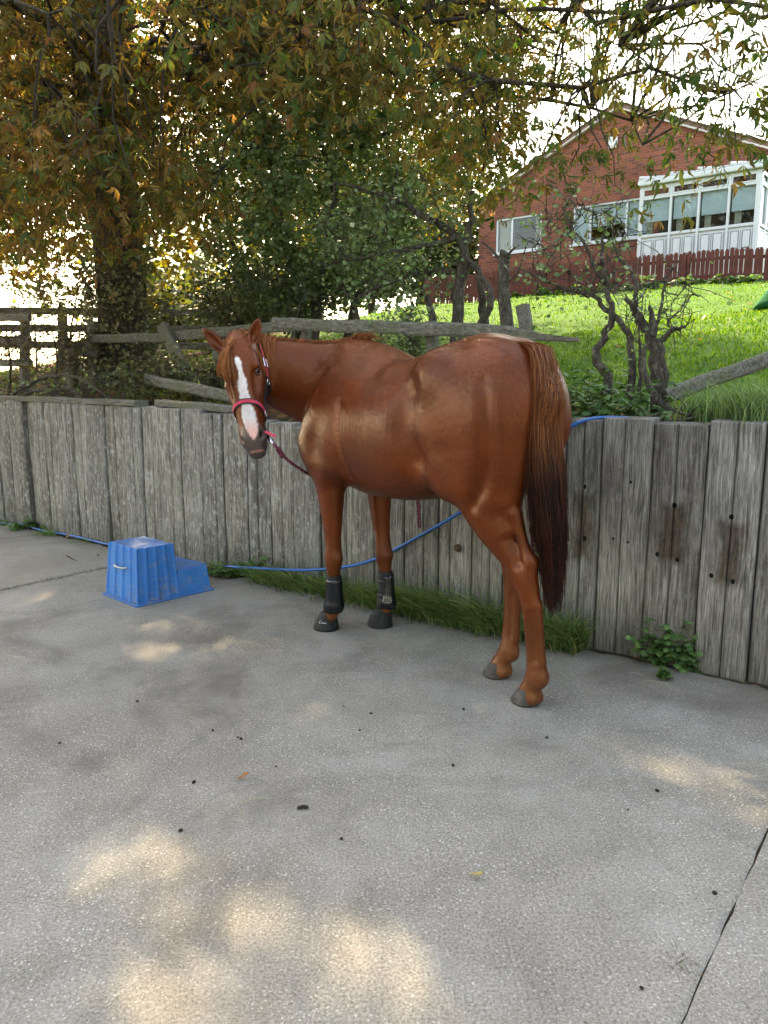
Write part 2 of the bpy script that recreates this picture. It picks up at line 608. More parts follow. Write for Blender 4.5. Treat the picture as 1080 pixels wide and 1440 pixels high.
# ------------------------------------------------------------------ the brick bungalow on the slope
HNv = np.array([0.632, 0.775, 0.0]); HNv /= np.linalg.norm(HNv)      # away from the yard
HTv = np.array([HNv[1], -HNv[0], 0.0])                               # to the right along the gable
CFRONT = at(980, 300, 19.0)
GABLE = CFRONT + HNv * 1.8
house = empty('brick_bungalow', tuple(np.array([GABLE[0], GABLE[1], 3.9])), math.atan2(HTv[1], HTv[0]))
HB = np.array([GABLE[0], GABLE[1], 3.9])
tag(house, 'red brick bungalow gable with white windows above the lawn', 'house')


def hu(P):
    q = P - HB
    return q @ HTv, q @ HNv, q[2]


def hpx(x, y, off=0.0):
    u, v, z = hu(on_plane(x, y, HNv, GABLE + HNv * off))
    return u, z


def mat_brick():
    m = NM('red brick', 0.9, 0.2)
    tc = m.n('ShaderNodeTexCoord'); sp = m.n('ShaderNodeSeparateXYZ'); m.l(tc.outputs['Object'], sp.inputs[0])
    cb = m.n('ShaderNodeCombineXYZ'); m.l(m.math('ADD', sp.outputs[0], sp.outputs[1]), cb.inputs[0]); m.l(sp.outputs[2], cb.inputs[1])
    br = m.n('ShaderNodeTexBrick'); m.l(cb.outputs[0], br.inputs['Vector'])
    br.inputs['Scale'].default_value = 1.0
    br.inputs['Brick Width'].default_value = .225; br.inputs['Row Height'].default_value = .075
    br.inputs['Mortar Size'].default_value = .007; br.inputs['Mortar Smooth'].default_value = .3
    br.inputs['Color1'].default_value = (.235, .066, .037, 1); br.inputs['Color2'].default_value = (.105, .036, .027, 1)
    br.inputs['Mortar'].default_value = (.17, .115, .09, 1)
    br.inputs['Bias'].default_value = -0.1
    n1 = m.noise(tc.outputs['Object'], 1.0, 5, .6)
    c = m.mix(1.0, br.outputs['Color'], m.ramp(n1, [(0.3, .75), (0.7, 1.2)]), 'MULTIPLY')
    c = m.mix(1.0, c, m.ramp(m.noise(tc.outputs['Object'], 40, 4, .7), [(0.3, .75), (0.7, 1.25)]), 'MULTIPLY')
    m.color(c)
    m.bump(br.outputs['Fac'], -0.6, .01)
    return m.m


M_BRICK = mat_brick()
M_WHITE = plain('white upvc', (.52, .53, .54), 0.35, 0.5, 0.04, 3)
M_TILE = plain('roof tile', (.16, .10, .08), 0.9, 0.2, 0.35, 6, bump=0.5)
M_PALE = plain('pale verge mortar', (.45, .40, .36), 0.9, 0.2, 0.2, 12, bump=0.4)
M_BLIND = plain('pale blue blind', (.58, .66, .70), 0.8, 0.2, 0.06, 4)
M_CURT = plain('beige curtain', (.40, .37, .30), 0.9, 0.1, 0.2, 14)
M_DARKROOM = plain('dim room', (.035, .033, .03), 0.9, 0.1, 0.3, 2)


def mat_glass():
    m = NM('window glass', 0.02, 0.5)
    t = m.t
    tr = m.n('ShaderNodeBsdfTransparent'); tr.inputs[0].default_value = (.86, .90, .90, 1)
    gl = m.n('ShaderNodeBsdfGlossy'); gl.inputs['Roughness'].default_value = .01
    fr = m.n('ShaderNodeFresnel'); fr.inputs[0].default_value = 1.52
    mx = m.n('ShaderNodeMixShader')
    f = m.math('MULTIPLY', fr.outputs[0], .6, True)
    v = m.coord('Object')
    bp = m.n('ShaderNodeBump'); bp.inputs['Strength'].default_value = .05; bp.inputs['Distance'].default_value = .02
    m.l(m.noise(v, 2.2, 2), bp.inputs['Height']); m.l(bp.outputs[0], gl.inputs['Normal'])
    m.l(f, mx.inputs[0]); m.l(tr.outputs[0], mx.inputs[1]); m.l(gl.outputs[0], mx.inputs[2])
    m.l(mx.outputs[0], t.nodes['Material Output'].inputs[0])
    return m.m


M_GLASS = mat_glass()
uL, _ = hpx(672, 420); uA, zA = hpx(870, 152); uR = 2 * uA - uL
zE = hpx(672, 290)[1]
w1 = (hpx(697, 333)[0], hpx(761, 333)[0], hpx(697, 357.5)[1], hpx(697, 309)[1], [hpx(719, 333)[0]])
w2 = (hpx(805, 320)[0], hpx(897, 310)[0], hpx(805, 344.4)[1], hpx(805, 291.5)[1], [hpx(829, 320)[0], hpx(880, 312)[0]])
w2 = (w2[0], w2[1] + .35, w2[2], w2[3], w2[4])
us = sorted([uL, w1[0], w1[1], w2[0], w2[1], uR]); zs = sorted(set([-1.0, w1[2], w2[2], w1[3], w2[3], zE]))
m_ = MB()


def in_open(u, z):
    return any(a < u < b and c < z < d for a, b, c, d, _ in (w1, w2))


for i in range(len(us) - 1):
    for j in range(len(zs) - 1):
        if in_open((us[i] + us[i + 1]) / 2, (zs[j] + zs[j + 1]) / 2): continue
        m_.add([(us[i], 0, zs[j]), (us[i + 1], 0, zs[j]), (us[i + 1], 0, zs[j + 1]), (us[i], 0, zs[j + 1])], [(0, 1, 2, 3)])
m_.add([(uL, 0, zE), (uR, 0, zE), (uA, 0, zA)], [(0, 1, 2)])
for a, b, c, d, _ in (w1, w2):      # reveals
    m_.add([(a, 0, c), (a, .1, c), (a, .1, d), (a, 0, d), (b, 0, c), (b, .1, c), (b, .1, d), (b, 0, d)], [(0, 1, 2, 3), (4, 7, 6, 5), (3, 2, 6, 7), (0, 4, 5, 1)])
DEP = 9.0
m_.add([(uL, 0, -1), (uL, DEP, -1), (uL, DEP, zE), (uL, 0, zE), (uR, 0, -1), (uR, DEP, -1), (uR, DEP, zE), (uR, 0, zE)], [(0, 3, 2, 1), (4, 5, 6, 7)])
m_.add([(uL, DEP, -1), (uR, DEP, -1), (uR, DEP, zE), (uA, DEP, zA), (uL, DEP, zE)], [(0, 1, 2, 3, 4)])
m_.build('gable_wall', M_BRICK, house)
sl = (zA - zE) / (uA - uL)
for sgn in (-1, 1):
    m_ = MB()
    e = uA + sgn * (uA - uL + .35); ze = zE - sl * .35
    p = [(uA, zA + .02), (e, ze + .02), (e, ze + .12), (uA, zA + .13)]
    m_.add([(u, y, z) for y in (-.12, DEP + .12) for u, z in p], [(0, 1, 2, 3), (7, 6, 5, 4), (1, 5, 6, 2), (3, 2, 6, 7), (0, 3, 7, 4), (0, 4, 5, 1)])
    rf = m_.build('roof', M_TILE, house)
    m_ = MB()
    p = [(uA, zA - .03), (e, ze - .03), (e, ze + .015), (uA, zA + .015)]
    m_.add([(u, y, z) for y in (-.14, -.02) for u, z in p], [(0, 1, 2, 3), (7, 6, 5, 4), (1, 5, 6, 2), (3, 2, 6, 7), (0, 3, 7, 4), (0, 4, 5, 1)])
    m_.build('verge', M_PALE, rf)
    nt = 26
    for k in range(nt):                     # verge tiles stepping up the gable edge
        t0, t1 = k / nt, (k + 1.12) / nt
        m_ = MB()
        q = [(uA + (e - uA) * t, zA + .13 + (ze + .12 - zA - .13) * t) for t in (t0, t1)]
        m_.add([(u, y, z + dz) for y in (-.17, .12) for (u, z), dz in ((q[0], .0), (q[1], .0), (q[1], .045), (q[0], .02))],
               [(0, 1, 2, 3), (7, 6, 5, 4), (1, 5, 6, 2), (3, 2, 6, 7), (0, 3, 7, 4), (0, 4, 5, 1)])
        m_.build('verge_tile', M_TILE, rf)


def window(a, b, c, d, mull, y, parent, name='window', curtains='side'):
    fw = .06
    w = MB()
    w.box(a, b, y, y + .07, c, c + fw); w.box(a, b, y, y + .07, d - fw, d)
    w.box(a, a + fw, y + .001, y + .069, c + fw, d - fw); w.box(b - fw, b, y + .001, y + .069, c + fw, d - fw)
    for u in mull: w.box(u - fw / 2, u + fw / 2, y + .002, y + .068, c + fw, d - fw)
    wo = w.build(name, M_WHITE, parent, bevel=.006)
    xs = [a] + list(mull) + [b]
    for i in range(len(xs) - 1):
        g = MB(); g.box(xs[i] + fw * .6, xs[i + 1] - fw * .6, y + .03, y + .036, c + fw * .6, d - fw * .6)
        g.build('pane', M_GLASS, wo)
    return wo


for (a, b, c, d, mu), cur in ((w1, 'side'), (w2, 'blind')):
    wo = window(a, b, c, d, mu, .03, house)
    s_ = MB(); s_.box(a - .06, b + .06, -.05, .09, c - .06, c - .003); s_.build('sill', M_WHITE, wo, bevel=.008)
    r = MB()     # the room behind
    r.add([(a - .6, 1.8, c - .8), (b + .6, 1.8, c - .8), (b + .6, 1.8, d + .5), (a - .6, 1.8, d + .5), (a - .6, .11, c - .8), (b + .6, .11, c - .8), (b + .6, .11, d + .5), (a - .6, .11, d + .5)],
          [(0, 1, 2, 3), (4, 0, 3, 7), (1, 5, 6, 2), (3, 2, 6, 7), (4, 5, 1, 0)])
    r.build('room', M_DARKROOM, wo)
    if cur == 'side':
        for x0, x1 in ((a + .05, mu[0] - .05), (b - .28, b - .02)):
            q = MB(); n = 18
            q.rings([[(x0 + (x1 - x0) * i / n, .16 + .025 * math.sin(i * 1.9), z) for i in range(n + 1)] for z in (c - .1, d + .1)], False, False, False)
            q.build('curtain', M_CURT, wo, True)
    else:
        zb = c + (d - c) * .42
        xs = [a] + list(mu) + [b]
        for i in range(3):
            q = MB(); q.box(xs[i] + .04, xs[i + 1] - .04, .12, .125, zb if i == 1 else c + (d - c) * .1, d); q.build('blind', M_BLIND, wo)

# alarm box under the gable apex
al = MB(); u0, z0 = hpx(863, 201); al.box(u0 - .13, u0 + .13, -.09, -.002, z0 - .16, z0 + .16)
tag(al.build('alarm_box', M_WHITE, house, bevel=.03), 'white alarm box high on the brick gable')

# ---- the white conservatory: a lean-to in front of the gable
cons = empty('conservatory', tuple(np.array([CFRONT[0], CFRONT[1], 3.9])), math.atan2(HTv[1], HTv[0]))
tag(cons, 'white glazed conservatory with panelled base built against the brick gable', 'conservatory')
CB = np.array([CFRONT[0], CFRONT[1], 3.9])


def cpx(x, y):
    P = on_plane(x, y, HNv, CFRONT); q = P - CB
    return q @ HTv, q[2]


bu = [cpx(900, 320)[0], cpx(941.5, 315)[0], cpx(981, 310)[0], cpx(1023, 306)[0], cpx(1063.7, 300)[0]]
zb_, zs_, ztr, ztop = cpx(900.7, 372)[1], cpx(900.7, 333)[1], cpx(900.7, 281)[1], cpx(900.7, 257)[1]
zl = cpx(900.7, 264)[1]


def wall_bays(xs, parent, M=None, deep=.07):
    """one glazed wall in its own plane: frame, panes, panels with raised rectangles"""
    fw = .055
    w = MB()
    for k, x in enumerate(xs): w.box(x - fw / 2 - (.02 if k in (0, len(xs) - 1) else 0), x + fw / 2 + (.02 if k in (0, len(xs) - 1) else 0), -.012, deep + .012, zb_, zl, M)
    for z, h in ((zb_, .07), (zs_ - .035, .07), (ztr - .03, .06), (zl - .06, .06)):
        for i in range(len(xs) - 1): w.box(xs[i] + fw / 2, xs[i + 1] - fw / 2, -.004, deep, z, z + h, M)
    fr = w.build('frame', M_WHITE, parent, bevel=.006)
    for i in range(len(xs) - 1):
        a, b = xs[i] + fw / 2 - .005, xs[i + 1] - fw / 2 + .005
        p = MB(); p.box(a, b, .045, .06, zb_ + .06, zs_ - .03, M)
        pa = p.build('panel', M_WHITE, parent)
        c = (a + b) / 2; hw = (b - a) * .5
        for q0, q1 in ((a + hw * .22, c - hw * .10), (c + hw * .10, b - hw * .22)):
            r = MB(); r.box(q0 + .025, q1 - .025, -.010, .012, zb_ + .175, zs_ - .145, M); r.build('raised_panel', M_WHITE, pa, bevel=.010)
            r = MB()
            for A in ((q0 - .02, q1 + .02, zb_ + .13, zb_ + .15), (q0 - .02, q1 + .02, zs_ - .12, zs_ - .10), (q0 - .02, q0, zb_ + .15, zs_ - .12), (q1, q1 + .02, zb_ + .15, zs_ - .12)): r.box(A[0], A[1], -.012, .012, A[2], A[3], M)
            r.build('moulding', M_WHITE, pa)
        g = MB(); g.box(a, b, .03, .036, zs_ + .03, ztr - .025, M); g.build('pane', M_GLASS, parent)
        g = MB(); g.box(a, b, .03, .036, ztr + .025, zl - .055, M); g.build('pane', M_GLASS, parent)
        # sub-frame of the top light
        s_ = MB()
        for A in ((a + .012, b - .012, ztr + .032, ztr + .065), (a + .012, b - .012, zl - .095, zl - .062), (a + .012, a + .045, ztr + .065, zl - .095), (b - .045, b - .012, ztr + .065, zl - .095)):
            s_.box(A[0], A[1], -.010, .026, A[2], A[3], M)
        s_.build('top_light_frame', M_WHITE, parent)
        bl = MB(); bl.box(a + .03, b - .03, .10, .104, zs_ + (ztr - zs_) * .38, ztr, M); bl.build('blind', M_BLIND, parent)


wall_bays(bu, cons)
rot = Matrix.Translation((bu[-1] + .055, .05, 0)) @ Matrix.Rotation(math.pi / 2, 4, 'Z')
wall_bays([0.03, .6, 1.17, 1.72], cons, rot)
rf = MB()
rf.box(bu[0] - .08, bu[-1] + .16, -.12, .02, zl + .005, ztop + .02); 
fa = rf.build('gutter', M_WHITE, cons, bevel=.03)
rf = MB(); x0, x1 = bu[0] - .06, bu[-1] + .14
zr = ztop + .42
rf.add([(x0, -.10, ztop + .025), (x1, -.10, ztop + .025), (x1, 1.78, zr), (x0, 1.78, zr), (x0, -.10, ztop + .06), (x1, -.10, ztop + .06), (x1, 1.78, zr + .05), (x0, 1.78, zr + .05)],
       [(0, 3, 2, 1), (4, 5, 6, 7), (0, 1, 5, 4), (1, 2, 6, 5), (2, 3, 7, 6), (3, 0, 4, 7)])
rfo = rf.build('roof', M_WHITE, cons)
for k in range(5):
    x = x0 + .05 + (x1 - x0 - .1) * k / 4
    b = MB(); b.add([(x - .03, -.13, ztop + .062), (x + .03, -.13, ztop + .062), (x + .03, 1.77, zr + .055), (x - .03, 1.77, zr + .055), (x - .03, -.13, ztop + .12), (x + .03, -.13, ztop + .12), (x + .03, 1.77, zr + .10), (x - .03, 1.77, zr + .10)],
                    [(0, 3, 2, 1), (4, 5, 6, 7), (0, 1, 5, 4), (1, 2, 6, 5), (2, 3, 7, 6), (3, 0, 4, 7)])
    b.build('glazing_bar', M_WHITE, rfo, bevel=.01)
bs = MB(); bs.box(bu[0] - .05, bu[-1] + .12, -.02, 1.78, -1.0, zb_ - .004); bs.build('plinth', M_PALE, cons)
bw_ = MB(); bw_.box(bu[0] + .05, bu[-1] - .05, 1.2, 1.22, zb_ + .04, ztr + .3); bw_.build('dark_backing', M_DARKROOM, cons)  # added near-black sheet standing in for the unlit interior behind the panes
fl = MB(); fl.box(bu[0], bu[-1], .12, 1.75, zb_ + .01, zb_ + .03); fl.build('floor', M_CURT, cons)
for k in range(4):      # things on the sill inside: cream curtain ends
    x = bu[k] + .12; q = MB(); q.rings([[(x + .16 * i / 8, .16 + .015 * math.sin(i * 2.1), z) for i in range(9)] for z in (zb_ + .1, ztr)], False, False, False); q.build('curtain', M_CURT, cons, True)

# ---- red picket fence below the house
M_PICK = plain('red brown fence stain', (.115, .030, .022), 0.75, 0.3, 0.35, 3)
FQ = 15.0
pf = empty('picket_fence', tuple(wp(0, FQ, 3.4)))
tag(pf, 'red brown picket fence along the top of the lawn', 'fence')
PB = wp(0, FQ, 3.4)
s_a = sq_of(on_plane(600, 420, WN, W0 + WN * FQ))[0]; s_b = sq_of(on_plane(1130, 405, WN, W0 + WN * FQ))[0]
ang = math.atan2(WT[1], WT[0])
proto = {}
pitch = .102
npk = int((s_b - s_a) / pitch)
for k in range(3):
    p = MB(); h = .80 + k * .012; w = .043
    p.add([(x, y, z) for y in (-.010, .010) for x, z in ((-w, 0), (w, 0), (w, h - .05), (w * .5, h - .008), (0, h), (-w * .5, h - .008), (-w, h - .05))],
          [tuple(range(7)), tuple(range(13, 6, -1))] + [(i, 7 + i, 7 + (i + 1) % 7, (i + 1) % 7) for i in range(7)])
    proto[k] = p.mesh('picket'); proto[k].materials.append(M_PICK)
for i in range(npk):
    s_ = s_a + i * pitch + rng.uniform(-.01, .01)
    z = float(bank_z(s_, FQ)) - .02 + rng.uniform(-.01, .01)
    o = bpy.data.objects.new('picket', proto[i % 3]); COL.objects.link(o)
    o.parent = pf; o.location = Vector(wp(s_, FQ - .03, z) - PB); o.rotation_euler = (rng.uniform(-.02, .02), rng.uniform(-.025, .025), ang)
for h in (.22, .60):
    pts = [wp(s_, FQ + .005, float(bank_z(s_, FQ)) + h) - PB for s_ in np.linspace(s_a, s_b, 24)]
    r = MB()
    r.rings([[p + WN * a + np.array([0, 0, b]) for a, b in ((-.018, -.035), (.018, -.035), (.018, .035), (-.018, .035))] for p in pts])
    r.build('rail', M_PICK, pf)
s_ = s_a
while s_ < s_b:
    p = MB(); b = wp(s_, FQ + .065, float(bank_z(s_, FQ)) - .1) - PB
    p.box(-.04, .04, -.04, .04, 0, .86, Matrix.Translation(b) @ Matrix.Rotation(ang, 4, 'Z')); p.build('post', M_PICK, pf)
    s_ += 1.8

# ---- weathered post and rail fences just behind the wall
def mat_rail():
    m = NM('grey weathered rail', 0.9, 0.2)
    oi = m.n('ShaderNodeObjectInfo')
    p = m.coord('Object')
    g = m.noise(m.coord('Generated', (6, 6, 60)), 1.0, 5, .7)
    b = m.noise(p, 7, 5, .7)
    c = m.ramp(g, [(0.3, (.05, .045, .036)), (0.5, (.155, .145, .122)), (0.72, (.27, .26, .225))])
    c = m.mix(m.math('MULTIPLY', m.ramp(b, [(0.46, 0.0), (0.66, 1.0)]), .6), c, (.11, .13, .05))
    c = m.mix(m.math('MULTIPLY', m.ramp(m.noise(p, 60, 4, .7), [(0.35, 1.0), (0.5, 0.0)]), .5), c, (.045, .038, .030))
    m.color(c); m.bump(g, .8, .01); return m.m


M_RAIL = mat_rail()


def timber(name, A, B, w, h, parent=None, seed=0, pointed=False, up=(0, 0, 1)):
    """a rough sawn timber from A to B, w deep, h high, with uneven edges; origin at its middle"""
    r = random.Random(seed)
    A = np.asarray(A, float); B = np.asarray(B, float)
    c = (A + B) / 2; d = unit(B - A); L = np.linalg.norm(B - A)
    u = np.asarray(up, float); u = unit(u - d * (u @ d)); v = np.cross(d, u)
    n = max(4, int(L / .25)); rs = []
    for i in range(n + 1):
        t = i / n
        x = (t - .5) * L
        hh = h * (1 + r.uniform(-.07, .07)); ww = w * (1 + r.uniform(-.06, .06))
        if pointed and t > .80: k = (1 - t) / .2; hh *= max(.28, k); ww *= max(.5, k)
        oy, oz = r.uniform(-.006, .006), r.uniform(-.005, .005) - ((h - hh) * .45 if pointed and t > .8 else 0)
        ch = .18
        q = [(-.5, -.5 + ch), (-.5 + ch, -.5), (.5 - ch, -.5), (.5, -.5 + ch), (.5, .5 - ch), (.5 - ch, .5), (-.5 + ch, .5), (-.5, .5 - ch)]
        rs.append([(b * hh + oz, a * ww + oy, x) for a, b in q])
    # local axes: x up, y across, z along
    M = Matrix(((u[0], v[0], d[0], c[0]), (u[1], v[1], d[1], c[1]), (u[2], v[2], d[2], c[2]), (0, 0, 0, 1)))
    m_ = MB(); m_.rings(rs)
    o = m_.build(name, M_RAIL)
    if parent is not None:
        o.parent = parent
        M = Matrix.Translation(-Vector(parent.location)) @ M
    o.matrix_local = M
    return o


def bq(x, y, q):
    return on_plane(x, y, WN, W0 + WN * q)


rf1 = empty('rail_fence', tuple(bq(740, 500, 1.0)))
tag(rf1, 'single grey fence rail on a leaning split post behind the horse', 'fence')
timber('rail', bq(385, 455, .97), bq(814, 471, .97), .06, .10, rf1, 3, True)
timber('post', bq(752, 545, 1.06), bq(735, 429, 1.06), .08, .085, rf1, 4, up=WT)
timber('post', bq(612, 545, 1.06), bq(606, 452, 1.06), .08, .08, rf1, 5, up=WT)
timber('post', bq(428, 545, 1.06), bq(431, 448, 1.06), .08, .08, rf1, 6, up=WT)
tag(timber('leaning_rail', bq(938, 556, .55), bq(1130, 487, .95), .05, .085, None, 7), 'grey fence rail leaning down against the gnarled stump', 'fence rail')
rf2 = empty('rail_fence', tuple(bq(130, 560, 1.3)))
tag(rf2, 'old mossy post and rail fence behind the left end of the wall', 'fence')
for x, y0, y1, w in ((35, 440, 570, .11), (131, 451, 575, .15), (312, 470, 600, .12), (-95, 440, 560, .12), (100, 492, 570, .2)):
    timber('post', bq(x, y1, 1.36), bq(x, y0, 1.36), .10, w, rf2, x, up=WT)
for x0, y0, x1, y1 in ((-160, 446, 42, 447), (-160, 476, 42, 478), (-160, 509, 45, 511), (85, 497, 135, 496), (128, 476, 220, 475), (220, 475, 410, 458), (300, 500, 400, 500)):
    timber('rail', bq(x0, y0, 1.27), bq(x1, y1, 1.27), .05, .095, rf2, x0)
timber('brace', bq(228, 458, 1.20), bq(280, 560, 1.20), .06, .14, rf2, 21)
tag(timber('fallen_rail', bq(205, 533, .55), bq(345, 562, .35), .06, .09, None, 22), 'grey fence rail fallen across the bank left of the horse', 'fence rail')
rf3 = empty('rail_fence', tuple(at(40, 520, 14.0)))
tag(rf3, 'sunlit mossy post and rail fence far behind the left fence', 'fence')
FD = 12.5
for x in (-120, -20, 88, 195, 300): timber('post', at(x, 520, FD), at(x, 432, FD), .12, .14, rf3, x + 900, up=(1, 0, 0))
for y in (437, 461, 484): timber('rail', at(-200, y - 2, FD - .1), at(320, y + 3, FD - .1), .05, .115, rf3, y)
# beams lying along the wall top
tag(timber('timber_beam', wp(-3.2, .07, 1.285), wp(2.42, .06, 1.262), .14, .055, None, 31), 'long grey timber beam capping the left end of the wall', 'beam')
tag(timber('timber_beam', wp(2.62, .10, 1.262), wp(3.72, .13, 1.225), .12, .06, None, 32), 'short grey timber beam on the wall left of the horse head', 'beam')
# corner of a green tent standing on the lawn at the picture's right edge
M_GREEN = plain('green nylon', (.01, .09, .035), 0.95, 0.05, 0.15, 3)
g = MB(); b = bank_pt(1090, 434); bz = b[2] - .02
r_ = [[b + np.array([.30 * (1 - t) * math.cos(w) * (1 - .2 * t), .30 * (1 - t) * math.sin(w), .36 * (1 - (1 - t) ** 1.5)]) for w in np.linspace(0, 2 * math.pi, 8, False) + .2] for t in (0, .2, .4, .6, .8, .97)]
g.rings(r_)
tag(g.build('play_tent', M_GREEN, None, True), 'small green tent on the lawn at the right edge', 'tent')
# ------------------------------------------------------------------ trees and plants
def mat_leaf(name, trans=0.45, rough=0.5, spec=0.35):
    m = NM(name, rough, spec)
    a = m.n('ShaderNodeAttribute', attribute_name='tint')
    p = m.geo()
    c = m.mix(1.0, a.outputs['Color'], m.ramp(m.noise(p, 38, 3, .6), [(0.3, .72), (0.7, 1.28)]), 'MULTIPLY')
    m.color(c)
    tr = m.n('ShaderNodeBsdfTranslucent')
    warm = m.mix(1.0, c, (1.05, 1.05, .5), 'MULTIPLY')
    m.l(warm, tr.inputs[0])
    mx = m.n('ShaderNodeMixShader'); mx.inputs[0].default_value = trans
    m.l(m.b.outputs[0], mx.inputs[1]); m.l(tr.outputs[0], mx.inputs[2])
    m.l(mx.outputs[0], m.t.nodes['Material Output'].inputs[0])
    return m.m


def mat_bark(name, dark, mid, light, scale=1.0, moss=0.25):
    m = NM(name, 0.95, 0.12)
    v = m.coord('Object')
    w = m.mix(.12, v, m.noise(v, 4 * scale, 3, out='Color'), 'ADD')
    mp = m.n('ShaderNodeMapping'); mp.inputs['Scale'].default_value = (30 * scale, 30 * scale, 5 * scale); m.l(w, mp.inputs[0])
    g = m.noise(mp.outputs[0], 1.0, 5, .7)
    c = m.ramp(g, [(0.32, dark), (0.52, mid), (0.72, light)])
    c = m.mix(m.math('MULTIPLY', m.ramp(m.noise(v, 5, 5, .65), [(0.5, 0.0), (0.68, 1.0)]), moss), c, (.10, .115, .05))
    m.color(c)
    m.bump(g, .9, .03)
    return m.m


M_LEAF = mat_leaf('chestnut leaf', .55)
M_HAW = mat_leaf('hawthorn leaf', .45, .45)
M_IVY = mat_leaf('ivy leaf', .22, .35, .5)
M_NET = mat_leaf('nettle leaf', .35, .6)
M_GRASS = mat_leaf('grass blade', .45, .5)
M_BARK = mat_bark('chestnut bark', (.025, .020, .015), (.085, .070, .054), (.17, .145, .115))
M_TWIG = mat_bark('grey twig bark', (.025, .020, .016), (.095, .080, .064), (.23, .205, .17), 2.0, .3)
M_DTWIG = mat_bark('dark twig bark', (.020, .015, .012), (.060, .046, .036), (.12, .10, .08), 2.0, .1)


def proj_px(P):
    q = np.asarray(P, float) - CC
    z = q @ CF
    return 540 + FPX * (q @ CR) / z, 720 - FPX * (q @ CU) / z, z


def place(T, TF, pos, rot, scl, cols, tipcol=None, tipw=None):
    """copies of a template: T (v,3), TF (f,3); pos (n,3), rot (n,3,3), scl (n,), cols (n,3), tip colours by per-vertex weight"""
    n, v = len(pos), len(T)
    V = np.einsum('nij,vj->nvi', rot, T) * scl[:, None, None] + pos[:, None, :]
    F = (TF[None] + (np.arange(n) * v)[:, None, None]).reshape(-1, 3)
    C = np.repeat(cols[:, None, :], v, 1)
    if tipcol is not None:
        w = tipw[None, :, None] * 1.0
        C = C * (1 - w) + tipcol[:, None, :] * w
    return V.reshape(-1, 3), F, C.reshape(-1, 3)


def frames(nrm, dirv):
    """rotation matrices with local x = dirv, local z near nrm"""
    x = dirv / np.linalg.norm(dirv, axis=1, keepdims=True)
    z = nrm - x * np.sum(nrm * x, 1, keepdims=True)
    z = z / (np.linalg.norm(z, axis=1, keepdims=True) + 1e-9)
    y = np.cross(z, x)
    return np.stack([x, y, z], 2)


def tri_mesh(name, parts, smooth=False):
    V, F, C = [], [], []
    b = 0
    for v, f, c in parts:
        V.append(v); F.append(f + b); C.append(c); b += len(v)
    return fast_mesh(name, np.vstack(V), np.vstack(F), smooth, np.vstack(C))


def leaflet(L, W, droop=.15, fold=.25):
    """a folded leaflet along +x; vertices, triangles, tip weights"""
    z = lambda x: -droop * L * x * x
    V = [(0, 0, 0)]; w = [0.0]
    for x, k in ((.38, .30), (.72, .5)):
        V += [(x * L, -k * W, z(x) + fold * k * W), (x * L, 0, z(x)), (x * L, k * W, z(x) + fold * k * W)]
        w += [.45 * x + .2, .2 * x, .45 * x + .2]
    V.append((L, 0, z(1.0))); w.append(1.0)
    F = [(0, 1, 2), (0, 2, 3), (1, 4, 5), (1, 5, 2), (2, 5, 6), (2, 6, 3), (4, 7, 5), (5, 7, 6)]
    return np.array(V), F, w


def palmate(seed, n=5, wide=1.0):
    """a drooping, curled compound leaf of n leaflets round the end of its stalk"""
    r = random.Random(seed)
    V, F, W = [], [], []
    for i in range(n):
        ang = R_((i - (n - 1) / 2) * (190 / n)) + r.uniform(-.2, .2)
        L = .135 * (1 - .38 * abs(i - (n - 1) / 2) / ((n - 1) / 2)) * r.uniform(.8, 1.15)
        v, f, w = leaflet(L, L * r.uniform(.25, .37) * wide, r.uniform(-.1, .8) + (1 - wide), r.uniform(.3, 1.6))
        tw = r.uniform(-1.2, 1.2); c, s = math.cos(tw), math.sin(tw)
        v = v @ np.array([[1, 0, 0], [0, c, s], [0, -s, c]])
        pt = r.uniform(-.1, 1.0); c, s = math.cos(pt), math.sin(pt)
        v = v @ np.array([[c, 0, -s], [0, 1, 0], [s, 0, c]])
        c, s = math.cos(ang), math.sin(ang)
        v = v @ np.array([[c, s, 0], [-s, c, 0], [0, 0, 1]])
        b = len(V)
        V += list(v); F += [(a + b, d + b, e + b) for a, d, e in f]; W += w
    return np.array(V), np.array(F), np.array(W)


PAL = [palmate(k, 5, (1.0, .62, .85, .5, 1.0)[k]) for k in range(5)]


def rand_unit(n, r=nr):
    v = r.normal(size=(n, 3))
    return v / np.linalg.norm(v, axis=1, keepdims=True)


def wander(A, B, n, amp, seed, sag=0.0):
    r = np.random.default_rng(seed)
    A = np.asarray(A, float); B = np.asarray(B, float)
    t = np.linspace(0, 1, n + 1)[:, None]
    L = np.linalg.norm(B - A)
    k = np.cumsum(r.normal(size=(n + 1, 3)), 0) * amp * L / math.sqrt(n)
    k = k - k[0] - t * (k[-1] - k[0])
    P = A + (B - A) * t + k
    P[:, 2] += sag * L * (4 * t[:, 0] * (1 - t[:, 0]))
    return P


# ---- the horse chestnut
TB = np.array([-3.14, 9.45, 1.18])
tree = empty('horse_chestnut_tree', tuple(TB))
tag(tree, 'big horse chestnut tree with browning leaves spreading over the yard', 'tree')
tk = catmull([[0, 0, -.2, .42], [0, 0, .15, .34], [.02, 0, .8, .295], [.0, .03, 1.7, .28], [-.03, .02, 2.6, .27], [.03, .05, 4.2, .25], [0, 0, 6.5, .17], [0, .1, 9.0, .08]], 5)
rs = []
for i, row in enumerate(tk):
    n = 28
    rs.append([row[:3] + row[3] * (1 + .045 * math.sin(5 * a + i * .11) + .03 * math.sin(11 * a - i * .3) + (.12 * math.cos(4 * a + .5) * max(0, 1 - row[2] / .9))) * np.array([math.cos(a), math.sin(a), 0]) for a in np.linspace(0, 2 * math.pi, n, False)])
m_ = MB(); m_.rings(rs); m_.build('trunk', M_BARK, tree, True)
